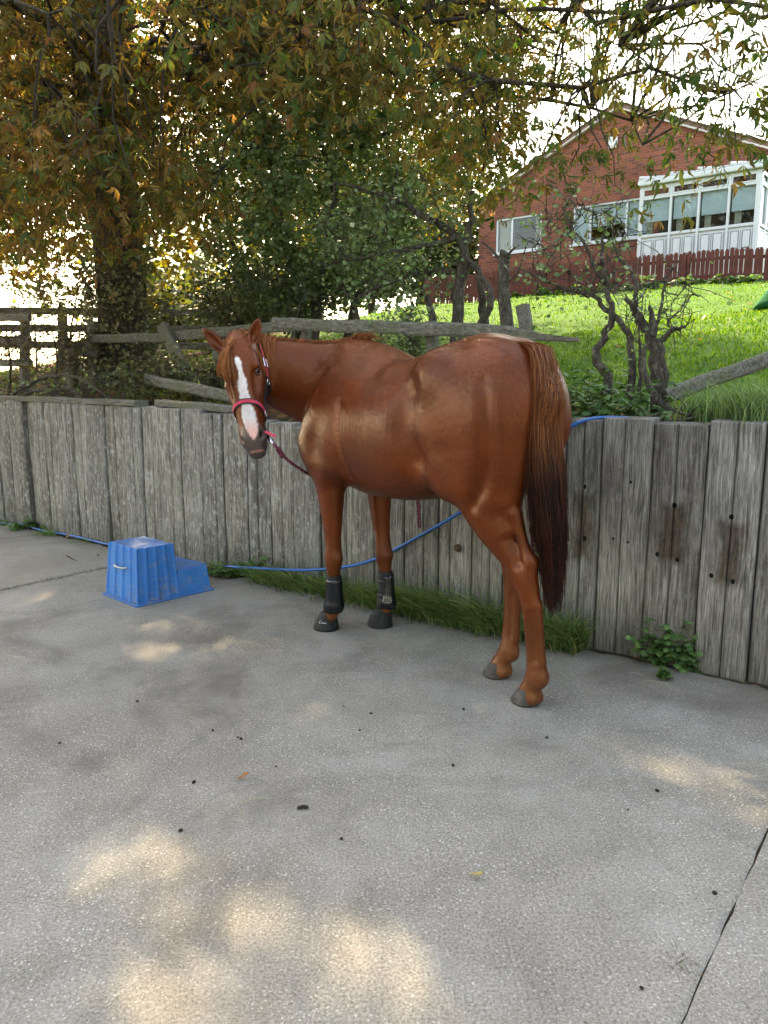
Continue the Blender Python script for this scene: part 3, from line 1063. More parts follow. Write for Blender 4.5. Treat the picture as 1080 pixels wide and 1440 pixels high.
# limbs
r3 = np.random.default_rng(5)
limb_nodes = []          # points with a direction to hang twigs from
LM = MB()
limbs = []
for k in range(22):
    az = 2 * math.pi * (k * .381966) + r3.uniform(-.2, .2)
    z0 = 2.2 + 5.8 * (k / 21) ** 1.1
    ln = r3.uniform(4.8, 6.8) * (1 - .45 * k / 21)
    A = np.array([0, 0, z0])
    B = np.array([math.cos(az) * ln, math.sin(az) * ln, z0 + r3.uniform(.3, 1.6) + (1.2 if k > 10 else 0)])
    limbs.append((A, B, .075 * (1 - .4 * k / 21)))
# limbs that reach over the yard, seen against the sky in the photograph
for px_, py_, dp, z0, rad in ((760, 60, 6.6, 3.6, .085), (1010, 130, 5.4, 4.2, .07), (905, 20, 5.6, 4.6, .08), (640, 95, 7.0, 3.2, .085), (350, 60, 6.6, 3.3, .08), (60, 110, 6.6, 3.0, .075), (560, -60, 5.2, 4.6, .08), (1150, 20, 5.0, 4.9, .08), (200, -80, 5.4, 4.4, .08), (-150, 40, 6.5, 3.6, .08), (860, -150, 4.6, 5.2, .08), (450, -300, 4.0, 5.4, .08)):
    limbs.append((np.array([0, 0, z0]), at(px_, py_, dp) - TB, rad))
for i, (A, B, rad) in enumerate(limbs):
    rad = rad * .72
    P = wander(A, B, 14, .10, 50 + i, .07)
    tt = np.linspace(0, 1, len(P))
    LM.tube(P, list(rad * (1 - tt * .78)), 6)
    for j in range(3, len(P)): limb_nodes.append(P[j])
    for q in range(5):           # side branches
        j = 3 + int(r3.integers(0, 9)); d = unit(P[min(j + 1, len(P) - 1)] - P[j])
        sd = unit(np.cross(d, [0, 0, 1]) * r3.choice([-1, 1]) + d * .7 + np.array([0, 0, r3.uniform(-.25, .35)]))
        L = r3.uniform(1.0, 2.2)
        Q = wander(P[j], P[j] + sd * L, 7, .14, 900 + i * 9 + q, -.05)
        LM.tube(Q, list(rad * .42 * (1 - np.linspace(0, 1, len(Q)) * .75)), 5)
        for x in Q[2:]: limb_nodes.append(x)
LM.build('limbs', M_BARK, tree, True)
LN = np.array(limb_nodes)

# leaf clumps: sampled in the crown, kept clear of where the photograph shows house, lawn and trunk
yb_x = [-500, 0, 60, 150, 160, 220, 235, 330, 400, 520, 600, 670, 690, 720, 800, 880, 905, 950, 1020, 1080, 1500]
yb_y = [420, 392, 395, 372, 335, 335, 355, 350, 330, 320, 330, 300, 270, 205, 200, 170, 130, 115, 130, 170, 260]
rc = np.random.default_rng(21)
SDv = np.array(SDIR); HX = unit([SDv[0], SDv[1], 0]); HY = np.array([-HX[1], HX[0], 0])
gaps = []
rg_ = np.random.default_rng(4)
bands = [((-40, 1245), (560, 1450), 48, 75, .20), ((800, 1078), (1110, 1135), 13, 26, .17), ((520, 1228), (720, 1235), 12, 12, .13), ((0, 1030), (190, 1075), 12, 12, .12),
         ((560, 1085), (720, 1088), 7, 9, .11), ((640, 998), (760, 1002), 4, 7, .10), ((400, 1005), (560, 1015), 6, 8, .10), ((780, 1300), (1080, 1370), 25, 10, .12), ((80, 915), (260, 935), 6, 6, .10)]
for (x0, y0), (x1, y1), sy, k, r in bands:
    for _ in range(k):
        t = rg_.uniform(); p = gnd(x0 + (x1 - x0) * t, y0 + (y1 - y0) * t + rg_.normal() * sy); q = r * rg_.uniform(.35, 1.0)
        gaps.append((p, q, q * rg_.uniform(.8, 1.5)))
gc_ = np.array([g[0] for g in gaps]); ga_ = np.array([g[1] for g in gaps]); gb_ = np.array([g[2] for g in gaps])


def in_gap(P, k=1.0):
    H = P - SDv * ((P[2] - 1.55) / SDv[2]) - np.array([.1, 4.05, 1.55])
    if ((H @ np.array([-.645, .764, 0])) / 1.3) ** 2 + ((H @ np.array([.764, .645, 0])) / .6) ** 2 < 1: return False    # no sunbeam on the horse's back
    G = P - SDv * (P[2] / SDv[2]) - gc_
    return bool(np.any(((G @ HX) / (ga_ * k)) ** 2 + ((G @ HY) / (gb_ * k)) ** 2 < 1))


clump = []
tries = 0
while len(clump) < 2150 and tries < 90000:
    tries += 1
    a = rc.uniform(0, 2 * math.pi); rr = 7.6 * math.sqrt(rc.uniform(0.01, 1))
    z = rc.uniform(1.0, 9.5)
    if z > 6.0 and rc.uniform() < .45: continue
    top = 9.8 * math.sqrt(max(0, 1 - (rr / 8.2) ** 2))
    if z > top: continue
    inner = (rr / 7.6) ** 2 + (z / 9.5) ** 2
    if rc.uniform() > .25 + .75 * inner: continue
    P = TB + np.array([math.cos(a) * rr, math.sin(a) * rr, z])
    if P[2] < 2.6: continue
    x, y, dz = proj_px(P)
    if dz > 1.0:
        r_px = .30 * FPX / dz
        lim = np.interp(x, yb_x, yb_y)
        if -200 < x < 1280:
            if y + r_px * .8 > lim: continue
            if x > 690 and y > 0:
                dens = np.interp(x, [690, 760, 900, 1080], [1.0, .75, .55, .5]) * np.interp(y, [0, 60, 140, 230], [1.0, .9, .65, .22])
                if rc.uniform() > dens: continue
            if dz < 4.6 or (290 < x < 640 and y > 150 + .0015 * (x - 430) ** 2 and dz < 9.0): continue
        if dz < 3.0: continue
    # gaps in the crown through which the sun reaches the yard
    clump.append(P)
# a few hanging sprays at the right where single leaves show against the house
for px_, py_, dp in ((1035, 205, 5.1), (1045, 170, 5.1), (1010, 190, 5.2), (1000, 120, 5.2), (985, 150, 5.3), (940, 205, 5.2), (800, 235, 5.6), (850, 215, 5.5), (760, 225, 5.7), (865, 262, 5.4), (690, 230, 6.2), (720, 205, 6.0), (780, 180, 5.8), (840, 170, 5.6), (890, 130, 5.5), (960, 95, 5.3), (1060, 120, 5.1), (1070, 70, 5.0), (1000, 60, 5.2), (930, 40, 5.3), (870, 60, 5.5), (810, 90, 5.6), (760, 120, 5.7), (1060, 30, 5.0)):
    clump.append(at(px_, py_, dp))
# boughs that keep the horse in the shade
for _ in range(70):
    a, r = rc.uniform(0, 6.283), math.sqrt(rc.uniform())
    H = np.array([.1, 4.05, 1.55]) + r * (1.15 * math.cos(a) * np.array([-.645, .764, 0]) + .5 * math.sin(a) * np.array([.764, .645, 0]))
    clump.append(H + SDv * rc.uniform(5.2, 8.5))
# the leafy skirt hanging in front of the trunk and limbs
k = 0
while k < 260:
    x = rc.uniform(-80, 720); y = rc.uniform(-40, 345); dp = rc.uniform(6.2, 8.8)
    if y + .25 * FPX / dp > np.interp(x, yb_x, yb_y) + (25 if 140 < x < 235 else 0): continue
    P = at(x, y, dp); k += 1
    if (290 < x < 640 and y > 150 + .0015 * (x - 430) ** 2): continue
    clump.append(P)
clump = np.array(clump)
print('chestnut clumps', len(clump), 'tries', tries)
TW = MB(); lp, ld, ln_, lc, lt, lk = [], [], [], [], [], []
for i, P in enumerate(clump):
    Pl = P - TB
    d2 = np.sum((LN - Pl) ** 2, 1) + .6 * np.clip(Pl[2] - LN[:, 2], 0, 9) ** 2 * 0
    j = int(np.argmin(d2)); A = LN[j]
    L = np.linalg.norm(Pl - A)
    if L > .05:
        Q = wander(A, Pl, 5, .13, 3000 + i, .04)
        r0 = min(.022, .007 + .006 * L)
        TW.tube(Q, list(np.linspace(r0, .004, len(Q))), 4, caps=False)
    x, y, dz = proj_px(P)
    sparse = dz > 1 and x > 690
    seen = dz > 1 and -60 < x < 1140 and y > -60
    n = int(rc.integers(20, 30)) if sparse else int(rc.integers(34, 48)) if seen else int(rc.integers(6, 9))
    spread = .20 if sparse else .30
    for k in range(n):
        o = rc.normal(size=3) * np.array([spread, spread, spread * .75])
        if in_gap(P + o) and rc.uniform() < .87: continue
        lp.append(P + o)
        out = o / (np.linalg.norm(o) + 1e-6)
        dv = out * np.array([1, 1, .4]) + np.array([0, 0, -rc.uniform(.15, 1.1)])
        ld.append(dv)
        ln_.append(rc.normal(size=3) * .45 + np.array([0, 0, 1.0]))
        # colour of each leaf: green to the right, browning to the left
        g = np.clip(.56 + .05 * (P[0] + 1.0) + rc.normal() * .24, 0, 1)
        cols = np.array([[.26, .115, .045], [.28, .155, .05], [.15, .145, .04], [.085, .145, .036], [.055, .115, .03]])
        t = g * 4; a_ = int(min(3, t)); lc.append((cols[a_] * (1 - t + a_) + cols[a_ + 1] * (t - a_)) * rc.uniform(.55, 1.25))
        lt.append(np.array([[.30, .135, .04], [.20, .095, .035], [.36, .22, .06]][int(rc.integers(0, 3))]) if rc.uniform() < .55 else lc[-1])
        lk.append(rc.uniform(.42, .92) * (1.0 if seen else 2.0) * min(1.0, .55 + .07 * abs(dz)))
TW.build('twigs', M_DTWIG, tree)
lp, ld, ln_, lc, lt, lk = map(np.array, (lp, ld, ln_, lc, lt, lk))
lrot = frames(ln_, ld)
px_, py_, dz_ = proj_px(lp)
vis = (dz_ > 1) & (px_ > 0) & (px_ < 1080) & (py_ > 0) & (py_ < 420)
order = np.where(vis)[0][np.argsort((dz_ / lk)[vis])][:300]
single = np.zeros(len(lp), bool); single[order] = True
parts = []
kind = np.arange(len(lp)) % 5
for k in range(5):
    s_ = (~single) & (kind == k)
    T, TF, w = PAL[k]
    parts.append(place(T, TF, lp[s_] - TB, lrot[s_], lk[s_], lc[s_], lt[s_], w))
tag(link('crown', tri_mesh('crown', parts), M_LEAF, tree), kind='stuff')
# the 300 nearest leaves each on their own; shared meshes by shape and colour
pool = {}
for i in order:
    b = int(np.clip(round((lc[i][0] / (lc[i][1] + 1e-6) - .4) / .45), 0, 3)); key = (int(kind[i]), b)
    if key not in pool:
        T, TF, w = PAL[key[0]]
        V, F, C = place(T, TF, np.zeros((1, 3)), np.eye(3)[None], np.ones(1), lc[i][None], lt[i][None], w)
        pool[key] = fast_mesh('leaf', V, F, False, C); pool[key].materials.append(M_LEAF)
    o = bpy.data.objects.new('leaf', pool[key]); COL.objects.link(o); o.parent = tree
    M3 = Matrix([list(map(float, row)) for row in lrot[i] * lk[i]])
    M4 = M3.to_4x4(); M4.translation = Vector(lp[i] - TB); o.matrix_local = M4


# ---- shrubs with small leaves
def small_leaf(seed, lobes=True):
    r = random.Random(seed)
    if lobes:
        out = [(0, 0), (.35, .28), (.30, .48), (.55, .36), (.70, .50), (.80, .24), (1.0, 0)]
    else:
        out = [(0, 0), (.15, .30), (.42, .44), (.72, .30), (1.0, 0)]
    V = [(.5, 0, .03)]
    pts = out + [(x, -y) for x, y in out[-2:0:-1]]
    V += [(x, y, -.10 * x * x + .12 * abs(y)) for x, y in pts]
    n = len(pts)
    return np.array(V), np.array([(0, 1 + i, 1 + (i + 1) % n) for i in range(n)]), np.array([0] + [x for x, y in pts])


SL = small_leaf(1, True); OV = small_leaf(2, False)


def leaves_at(pos, size, cols, rr, T=SL, upbias=.6, hang=.3, tip=None):
    n = len(pos)
    d = rand_unit(n, rr) * np.array([1, 1, .7]) + np.array([0, 0, -hang])
    nm = rand_unit(n, rr) * (1 - upbias) + np.array([0, -.25, upbias])
    V, F, C = place(T[0], T[1], pos, frames(nm, d), size, cols, tip, T[2] if tip is not None else None)
    return V, F, C


def ramp_cols(n, stops, rr, jit=.25):
    k = rr.uniform(0, len(stops) - 1, n); i = np.minimum(k.astype(int), len(stops) - 2); f = (k - i)[:, None]
    st = np.array(stops)
    return (st[i] * (1 - f) + st[i + 1] * f) * rr.uniform(1 - jit, 1 + jit, (n, 1))


def bush(name, label, stems, centre, radii, nleaf, size, stops, seed, mat, cat='shrub', twigs=90, keep=None, T=SL, bare=0.0, stem_mat=None, group=None):
    """stems: list of (points, radius at base); leaves in clumps at twig ends through an ellipsoid"""
    rr = np.random.default_rng(seed)
    root = np.asarray(stems[0][0][0], float)
    t = empty(name, tuple(root)); tag(t, label, cat, group)
    nodes = []
    for i, (P, r0) in enumerate(stems):
        P = np.asarray(P, float)
        Q = catmull(P, 4)
        Q = Q + rr.normal(size=Q.shape) * r0 * .22
        tt = np.linspace(0, 1, len(Q))
        m_ = MB(); m_.tube([q - root for q in Q], list(r0 * (1 - .72 * tt)), 8)
        m_.build('stem', stem_mat or M_TWIG, t, True)
        nodes += list(Q[len(Q) // 3:])
    nodes = np.array(nodes)
    tw = MB(); ends = []
    c = np.asarray(centre, float); R3 = np.asarray(radii, float)
    k = 0; tr_ = 0
    while k < twigs and tr_ < twigs * 30:
        tr_ += 1
        v = rand_unit(1, rr)[0] * rr.uniform(.25, 1.0) ** .5
        E = c + v * R3
        if keep is not None and not keep(E): continue
        j = int(np.argmin(np.sum((nodes - E) ** 2, 1)))
        A = nodes[j]; L = np.linalg.norm(E - A)
        Q = wander(A, E, 6, .18, seed * 1000 + k, .02)
        tw.tube([q - root for q in Q], list(np.linspace(min(.016, .004 + .007 * L), .0025, len(Q))), 4, caps=False)
        nodes = np.vstack([nodes, Q[2:]])
        for q in Q[1:]:
            ends.append(q)
        for s_ in range(3):          # fine side shoots
            b = Q[int(rr.integers(1, len(Q)))]; e = b + rand_unit(1, rr)[0] * rr.uniform(.08, .28)
            tw.tube([b - root, (b + e) / 2 - root + rr.normal(size=3) * .02, e - root], [.0035, .0028, .0018], 3, caps=False)
            ends.append(e)
        k += 1
    tw.build('twigs', stem_mat or M_TWIG, t)
    ends = np.array(ends)
    if nleaf:
        idx = rr.integers(0, len(ends), nleaf)
        pos = ends[idx] + rr.normal(size=(nleaf, 3)) * .075
        if keep is not None:
            ok = np.array([keep(p) for p in pos]); pos = pos[ok]
        n = len(pos)
        V, F, C = leaves_at(pos - root, size * rr.uniform(.7, 1.3, n), ramp_cols(n, stops, rr), rr, T)
        tag(link('foliage', fast_mesh('foliage', V, F, False, C), mat, t), kind='stuff')
    return t


HAWC = [(.10, .18, .07), (.16, .25, .105), (.23, .32, .155), (.36, .42, .26)]
DARKC = [(.045, .062, .026), (.075, .10, .038), (.12, .15, .054)]
YELC = [(.20, .15, .03), (.16, .15, .03), (.10, .12, .03), (.22, .17, .05)]


def keep_lawn(E):
    x, y, d = proj_px(E)
    return not (x > 655 and y > 200)


# big hawthorn between trunk and rail
q1 = 2.3
hb = [bq(415, 545, q1), bq(440, 545, q1 - .2), bq(470, 545, q1 + .2), bq(360, 545, q1)]
bush('hawthorn_tree', 'leafy hawthorn growing behind the horse head, right of the big trunk',
     [([hb[0], bq(425, 440, q1), bq(400, 330, q1), bq(375, 200, q1)], .075), ([hb[1], bq(445, 420, q1 - .2), bq(470, 300, q1 - .1), bq(450, 180, q1)], .07),
      ([hb[2], bq(500, 430, q1), bq(540, 330, q1), bq(560, 240, q1)], .055), ([hb[3], bq(350, 440, q1), bq(330, 350, q1), bq(300, 300, q1)], .05)],
     (bq(430, 275, q1) + bq(460, 300, q1)) / 2, (1.30, .85, 1.12), 15500, .052, HAWC, 31, M_HAW, 'tree', 240, keep_lawn)
# lower dark tangle under it
bush('bramble_thicket', 'dark twiggy thicket on the bank behind the horse head and neck',
     [([bq(330, 560, 1.7), bq(335, 470, 1.7), bq(320, 400, 1.7)], .03), ([bq(400, 560, 1.6), bq(410, 470, 1.6), bq(430, 410, 1.6)], .03), ([bq(500, 540, 1.7), bq(505, 450, 1.7), bq(480, 400, 1.7)], .03)],
     bq(375, 420, 1.8), (.95, .7, .34), 3000, .040, DARKC + [(.075, .10, .04)], 32, M_HAW, 'shrub', 150, keep_lawn)
# bare twisted thorn behind the rump
q2 = 1.75
bush('old_thorn_tree', 'bare grey twisted thorn tree with long arching branch behind the horse back',
     [([bq(640, 545, q2), bq(642, 440, q2), bq(650, 360, q2), bq(660, 310, q2), bq(666, 270, q2)], .060),
      ([bq(640, 420, q2), bq(655, 350, q2), bq(600, 305, q2 - .1), bq(540, 275, q2 - .2), bq(470, 258, q2 - .3)], .045),
      ([bq(690, 545, q2 + .1), bq(680, 450, q2 + .1), bq(678, 400, q2), bq(660, 370, q2)], .05),
      ([bq(612, 545, q2), bq(608, 450, q2), bq(595, 400, q2)], .055),
      ([bq(668, 470, q2 - .2), bq(690, 420, q2 - .2), bq(672, 380, q2 - .1), bq(640, 350, q2)], .035),
      ([bq(650, 330, q2), bq(600, 345, q2 - .2), bq(520, 360, q2 - .3), bq(460, 372, q2 - .3)], .028),
      ([bq(640, 380, q2), bq(590, 385, q2), bq(540, 400, q2 - .3), bq(500, 420, q2 - .4)], .025)],
     bq(575, 345, q2), (.85, .5, .55), 1700, .042, HAWC, 33, M_HAW, 'tree', 150, keep_lawn)
# stub with broken top
sb = empty('tree_stub', tuple(bq(706, 545, 1.35))); tag(sb, 'upright broken tree stub standing right of the twisted thorn', 'tree stub')
m_ = MB(); P = catmull([bq(712, 545, 1.35), bq(714, 470, 1.35), bq(708, 410, 1.35), bq(709, 365, 1.35), bq(713, 355, 1.35)], 4) - bq(706, 545, 1.35)
m_.tube(P, list(np.interp(np.linspace(0, 1, len(P)), [0, .8, .92, 1], [.055, .042, .055, .03])), 9); m_.build('stem', M_TWIG, sb, True)
m_ = MB()
for a, b, c in (((709, 372), (690, 350), (676, 338)), ((712, 360), (722, 350), (730, 345)), ((708, 400), (728, 385), (742, 340))):
    m_.tube([bq(*a, 1.35) - bq(706, 545, 1.35), bq(*b, 1.3) - bq(706, 545, 1.35), bq(*c, 1.25) - bq(706, 545, 1.35)], [.012, .008, .003], 5)
m_.build('twigs', M_TWIG, sb)
# gnarled stump with dead limbs, right
q3 = .62
gb = bq(925, 585, q3)
bush('gnarled_stump', 'thick gnarled hedge stump with sawn limbs at the lawn edge',
     [([gb, bq(925, 520, q3), bq(915, 480, q3), bq(905, 455, q3), bq(895, 440, q3), bq(877, 422, q3)], .050),
      ([bq(935, 560, q3), bq(930, 500, q3), bq(928, 480, q3), bq(945, 465, q3), bq(966, 460, q3)], .030),
      ([bq(940, 580, q3 - .05), bq(912, 545, q3 - .1), bq(905, 500, q3 - .1), bq(915, 478, q3 - .05)], .027),
      ([bq(918, 475, q3), bq(918, 450, q3), bq(914, 430, q3 + .05)], .03),
      ([bq(920, 470, q3), bq(930, 430, q3), bq(935, 395, q3), bq(955, 365, q3)], .012)],
     bq(935, 430, q3), (.26, .14, .24), 60, .03, HAWC, 34, M_HAW, 'tree stump', 26)
q4 = .75
bush('twisted_thorn', 'twisted bare thorn stems rising in front of the picket fence',
     [([bq(855, 580, q4), bq(852, 530, q4), bq(838, 503, q4), bq(852, 470, q4), bq(862, 440, q4), bq(856, 410, q4), bq(846, 370, q4), bq(849, 330, q4)], .034),
      ([bq(880, 580, q4), bq(888, 500, q4), bq(878, 460, q4), bq(850, 435, q4), bq(835, 415, q4), bq(800, 408, q4), bq(770, 405, q4)], .026),
      ([bq(852, 400, q4), bq(838, 380, q4), bq(825, 350, q4), bq(805, 320, q4), bq(790, 290, q4)], .016),
      ([bq(893, 440, q4), bq(895, 405, q4), bq(888, 380, q4), bq(868, 360, q4), bq(860, 330, q4)], .016),
      ([bq(815, 412, q4), bq(780, 400, q4), bq(740, 385, q4 + .1), bq(720, 400, q4 + .1)], .012),
      ([bq(900, 560, q4), bq(900, 500, q4), bq(898, 450, q4)], .016)],
     bq(820, 350, q4), (.42, .2, .34), 380, .034, HAWC, 35, M_HAW, 'shrub', 60)
# ivy and brush on the chestnut trunk
rr = np.random.default_rng(77)
n = 3800
a = rr.uniform(0, 2 * math.pi, n); z = rr.uniform(-.1, 1.75, n) ** 1.0
rad = .33 + rr.exponential(.10, n) * (1.3 - z / 2)
pos = np.stack([np.cos(a) * rad, np.sin(a) * rad - .05, z], 1)
iv = empty('ivy_growth', tuple(TB)); tag(iv, 'ivy and brushwood clothing the foot of the big chestnut trunk', 'ivy')
V, F, C = leaves_at(pos, .048 * rr.uniform(.6, 1.3, n), ramp_cols(n, [(.10, .12, .05), (.17, .20, .085), (.26, .27, .13), (.24, .18, .10)], rr), rr, SL, .3, .5)
tag(link('foliage', fast_mesh('foliage', V, F, False, C), M_IVY, iv), kind='stuff')
m_ = MB()
for k in range(260):
    a = rr.uniform(0, 2 * math.pi); z0 = rr.uniform(-.1, 1.3); r0 = .30
    A = np.array([math.cos(a) * r0, math.sin(a) * r0, z0]); B = A + np.array([math.cos(a + rr.normal() * .6) * rr.uniform(.1, .5), math.sin(a) * rr.uniform(.1, .4), rr.uniform(-.1, .6)])
    m_.tube(wander(A, B, 4, .2, 7000 + k), [.006, .005, .004, .003, .002], 4, caps=False)
m_.build('twigs', M_TWIG, iv)
# sunlit bush left of the trunk, brush at its foot
bush('pale_bush', 'thin pale sunlit bush over the rails left of the big trunk', [([bq(95, 560, 2.6), bq(100, 470, 2.6), bq(110, 400, 2.6)], .03), ([bq(50, 560, 2.8), bq(50, 470, 2.8), bq(35, 380, 2.8)], .02)],
     bq(85, 415, 2.7), (.62, .5, .35), 900, .045, [(.10, .12, .04), (.16, .17, .07), (.2, .2, .1)], 36, M_HAW, 'shrub', 70)
bush('dead_branches', 'bare dead branches heaped on the bank behind the left end of the wall',
     [([wp(-.6, .45, 1.2), wp(-.1, .5, 1.42), wp(.5, .45, 1.5), wp(1.1, .4, 1.45), wp(1.6, .4, 1.2)], .03), ([wp(-.2, .3, 1.2), wp(.3, .35, 1.35), wp(.8, .3, 1.3), wp(1.2, .3, 1.2)], .025), ([wp(.2, .5, 1.15), wp(.45, .5, 1.4), wp(.3, .5, 1.6)], .02), ([wp(1.3, .3, 1.18), wp(1.0, .3, 1.36), wp(.6, .3, 1.33), wp(.1, .25, 1.22)], .02)],
     wp(.5, .45, 1.36), (.9, .6, .12), 150, .035, HAWC, 37, M_HAW, 'branches', 40)
bush('bank_bramble', 'leafy bramble on the bank at the foot of the big trunk', [([bq(215, 575, .8), bq(215, 545, .8), bq(225, 515, .8)], .012), ([bq(285, 575, .8), bq(285, 545, .8), bq(275, 520, .8)], .012)],
     bq(235, 535, .8), (.75, .5, .16), 1500, .045, [(.045, .06, .022), (.08, .10, .035), (.12, .13, .05), (.10, .075, .035)], 38, M_HAW, 'shrub', 60)
bush('small_hawthorn', 'low leafy thorn under the fence rail behind the horse withers', [([bq(575, 545, 1.25), bq(578, 480, 1.25), bq(572, 440, 1.25)], .03)],
     bq(572, 470, 1.2), (.30, .2, .24), 650, .034, HAWC, 39, M_HAW, 'shrub', 40)


bush('brown_hedge', 'brown twiggy hedge in front of the old fence at the left edge', [([bq(10, 570, .9), bq(15, 510, .9), bq(5, 450, .9)], .02), ([bq(75, 570, .9), bq(80, 510, .9), bq(70, 455, .9)], .02), ([bq(120, 570, .95), bq(115, 520, .95), bq(125, 470, .95)], .015)],
     bq(62, 490, .95), (.75, .55, .30), 900, .038, [(.12, .08, .04), (.16, .12, .05), (.12, .13, .05)], 40, M_HAW, 'hedge', 120)


# ---- distant trees
def far_tree(label, x, y_base, y_top, depth, w, stops, seed, n=5200, cat='tree'):
    rr = np.random.default_rng(seed)
    B = at(x, y_base, depth); Tp = at(x, y_top, depth)
    h = Tp[2] - B[2]
    t = empty('distant_tree', tuple(B)); tag(t, label, cat, 'trees beyond the lawn')
    m_ = MB(); m_.tube([(0, 0, -1), (.1, 0, h * .3), (0, 0, h * .7)], [w * .07, w * .05, w * .02], 7); m_.build('trunk', M_BARK, t, True)
    cl = []
    while len(cl) < 60:
        v = rr.uniform(-1, 1, 3)
        if np.linalg.norm(v) < 1: cl.append(v * np.array([w, w, h * .45]) + np.array([0, 0, h * .58]))
    cl = np.array(cl)
    pos = cl[rr.integers(0, 60, n)] + rr.normal(size=(n, 3)) * w * .16
    V, F, C = leaves_at(pos, .22 * rr.uniform(.6, 1.3, n), ramp_cols(n, stops, rr), rr, OV)
    tag(link('crown', fast_mesh('crown', V, F, False, C), M_HAW, t), kind='stuff')


far_tree('yellowing tree beyond the lawn left of the brick house', 590, 430, 210, 30, 3.4, YELC, 91)
far_tree('dark green bush tree beyond the lawn behind the twisted thorn', 520, 440, 300, 27, 2.4, DARKC + [(.05, .08, .02)], 92)
far_tree('olive tree beyond the lawn behind the hawthorn', 440, 450, 250, 34, 3.0, [(.06, .08, .02), (.10, .11, .03), (.14, .14, .04)], 93)
far_tree('green shrub tree at the left corner of the brick house', 648, 430, 320, 29, 1.6, [(.05, .08, .02), (.09, .12, .03), (.14, .16, .05)], 94, 3000)
far_tree('pale tree far behind the fence left of the big trunk', 330, 500, 340, 45, 4.0, [(.07, .09, .03), (.12, .13, .05)], 95, 4000)
far_tree('round bush beyond the far fence just right of the big trunk', 262, 500, 398, 24, 1.7, [(.07, .09, .03), (.12, .13, .05)], 97, 3500)
far_tree('round bush beyond the far fence behind the horse head', 350, 500, 385, 22, 1.7, [(.06, .08, .03), (.10, .12, .045)], 98, 3500)
far_tree('tall tree of the left background behind the sunlit rails', -60, 520, 200, 40, 5.0, [(.06, .08, .02), (.11, .12, .04)], 96, 4500)


# trees on the far side of the yard behind the camera: the house windows mirror them
for k, (tx, ty, w_, h_) in enumerate(((-15, -9, 4.5, 9), (-7, -12, 4.5, 10), (1.5, -12, 4.8, 9.5), (10, -10, 4.8, 9), (17, -4, 4.5, 9))):
    rr = np.random.default_rng(600 + k)
    t = empty('yard_tree', (tx, ty, 0)); tag(t, 'dark green tree across the yard behind the viewer, mirrored in the house windows', 'tree', 'trees on the far side of the yard')
    m_ = MB(); m_.tube([(0, 0, -.1), (.1, 0, h_ * .3), (0, 0, h_ * .75)], [.3, .24, .1], 8); m_.build('trunk', M_BARK, t, True)
    cl = rand_unit(120, rr) * rr.uniform(.3, 1, (120, 1)) ** .5 * np.array([w_, w_ * .7, h_ * .46]) + np.array([0, 0, h_ * .52])
    pos = cl[rr.integers(0, 120, 5000)] + rr.normal(size=(5000, 3)) * .5
    V, F, C = leaves_at(pos, .30 * rr.uniform(.6, 1.3, 5000), ramp_cols(5000, DARKC, rr), rr, OV)
    tag(link('crown', fast_mesh('crown', V, F, False, C), M_HAW, t), kind='stuff')

# a second chestnut further back, seen through the gaps of the first
rr = np.random.default_rng(411)
B2 = np.array([-5.75, 17.2, 1.2]); t2 = empty('background_chestnut', tuple(B2)); tag(t2, 'olive and yellow tree filling the gaps behind the big chestnut', 'tree')
m_ = MB(); m_.tube([(0, 0, -.2), (.1, 0, 3), (0, 0, 7)], [.3, .24, .12], 9); m_.build('trunk', M_BARK, t2, True)
cl = rand_unit(260, rr) * rr.uniform(.3, 1, (260, 1)) ** .5 * np.array([5.6, 2.2, 3.9]) + np.array([1.0, 0, 5.6])
n = 11000
pos = cl[rr.integers(0, 260, n)] + rr.normal(size=(n, 3)) * .38
V, F, C = leaves_at(pos, .17 * rr.uniform(.6, 1.3, n), ramp_cols(n, [(.11, .12, .03), (.17, .17, .04), (.26, .20, .045), (.10, .15, .035), (.34, .26, .06)], rr), rr, OV)
tag(link('crown', fast_mesh('crown', V, F, False, C), M_LEAF, t2), kind='stuff')

# ---- grass
def blades(n, pos, hgt, wid, cols, lean, rr, segs=3):
    """curved tapering blades"""
    az = rr.uniform(0, 2 * math.pi, n)
    side = np.stack([np.cos(az), np.sin(az), np.zeros(n)], 1)
    dirv = rr.normal(size=(n, 3)) * .35 + lean; dirv[:, 2] = 0
    V = np.zeros((n, 2 * segs + 1, 3)); C = np.zeros((n, 2 * segs + 1, 3))
    for k in range(segs + 1):
        t = k / segs
        c = pos + np.array([0, 0, 1.0]) * (hgt * t * (1 - .25 * t))[:, None] + dirv * (hgt * t * t)[:, None]
        if k < segs:
            V[:, 2 * k] = c - side * (wid * (1 - .6 * t))[:, None]; V[:, 2 * k + 1] = c + side * (wid * (1 - .6 * t))[:, None]
            C[:, 2 * k] = C[:, 2 * k + 1] = cols * (.75 + .35 * t)
        else:
            V[:, 2 * k] = c; C[:, 2 * k] = cols * 1.1
    F = []
    for k in range(segs - 1):
        a = 2 * k
        F += [(a, a + 1, a + 3), (a, a + 3, a + 2)]
    F.append((2 * segs - 2, 2 * segs - 1, 2 * segs))
    F = (np.array(F)[None] + (np.arange(n) * (2 * segs + 1))[:, None, None]).reshape(-1, 3)
    return V.reshape(-1, 3), F, C.reshape(-1, 3)


GRC = [(.055, .120, .038), (.105, .200, .065), (.18, .285, .105), (.29, .34, .17)]
rr = np.random.default_rng(303)
# lawn blades, denser near the wall
n = 120000
qv = 0.75 + 14.2 * rr.uniform(0, 1, n) ** 1.35
lim = np.stack([WT * S0 + WN * WQ] * 1)
u = rr.uniform(0, 1, n)
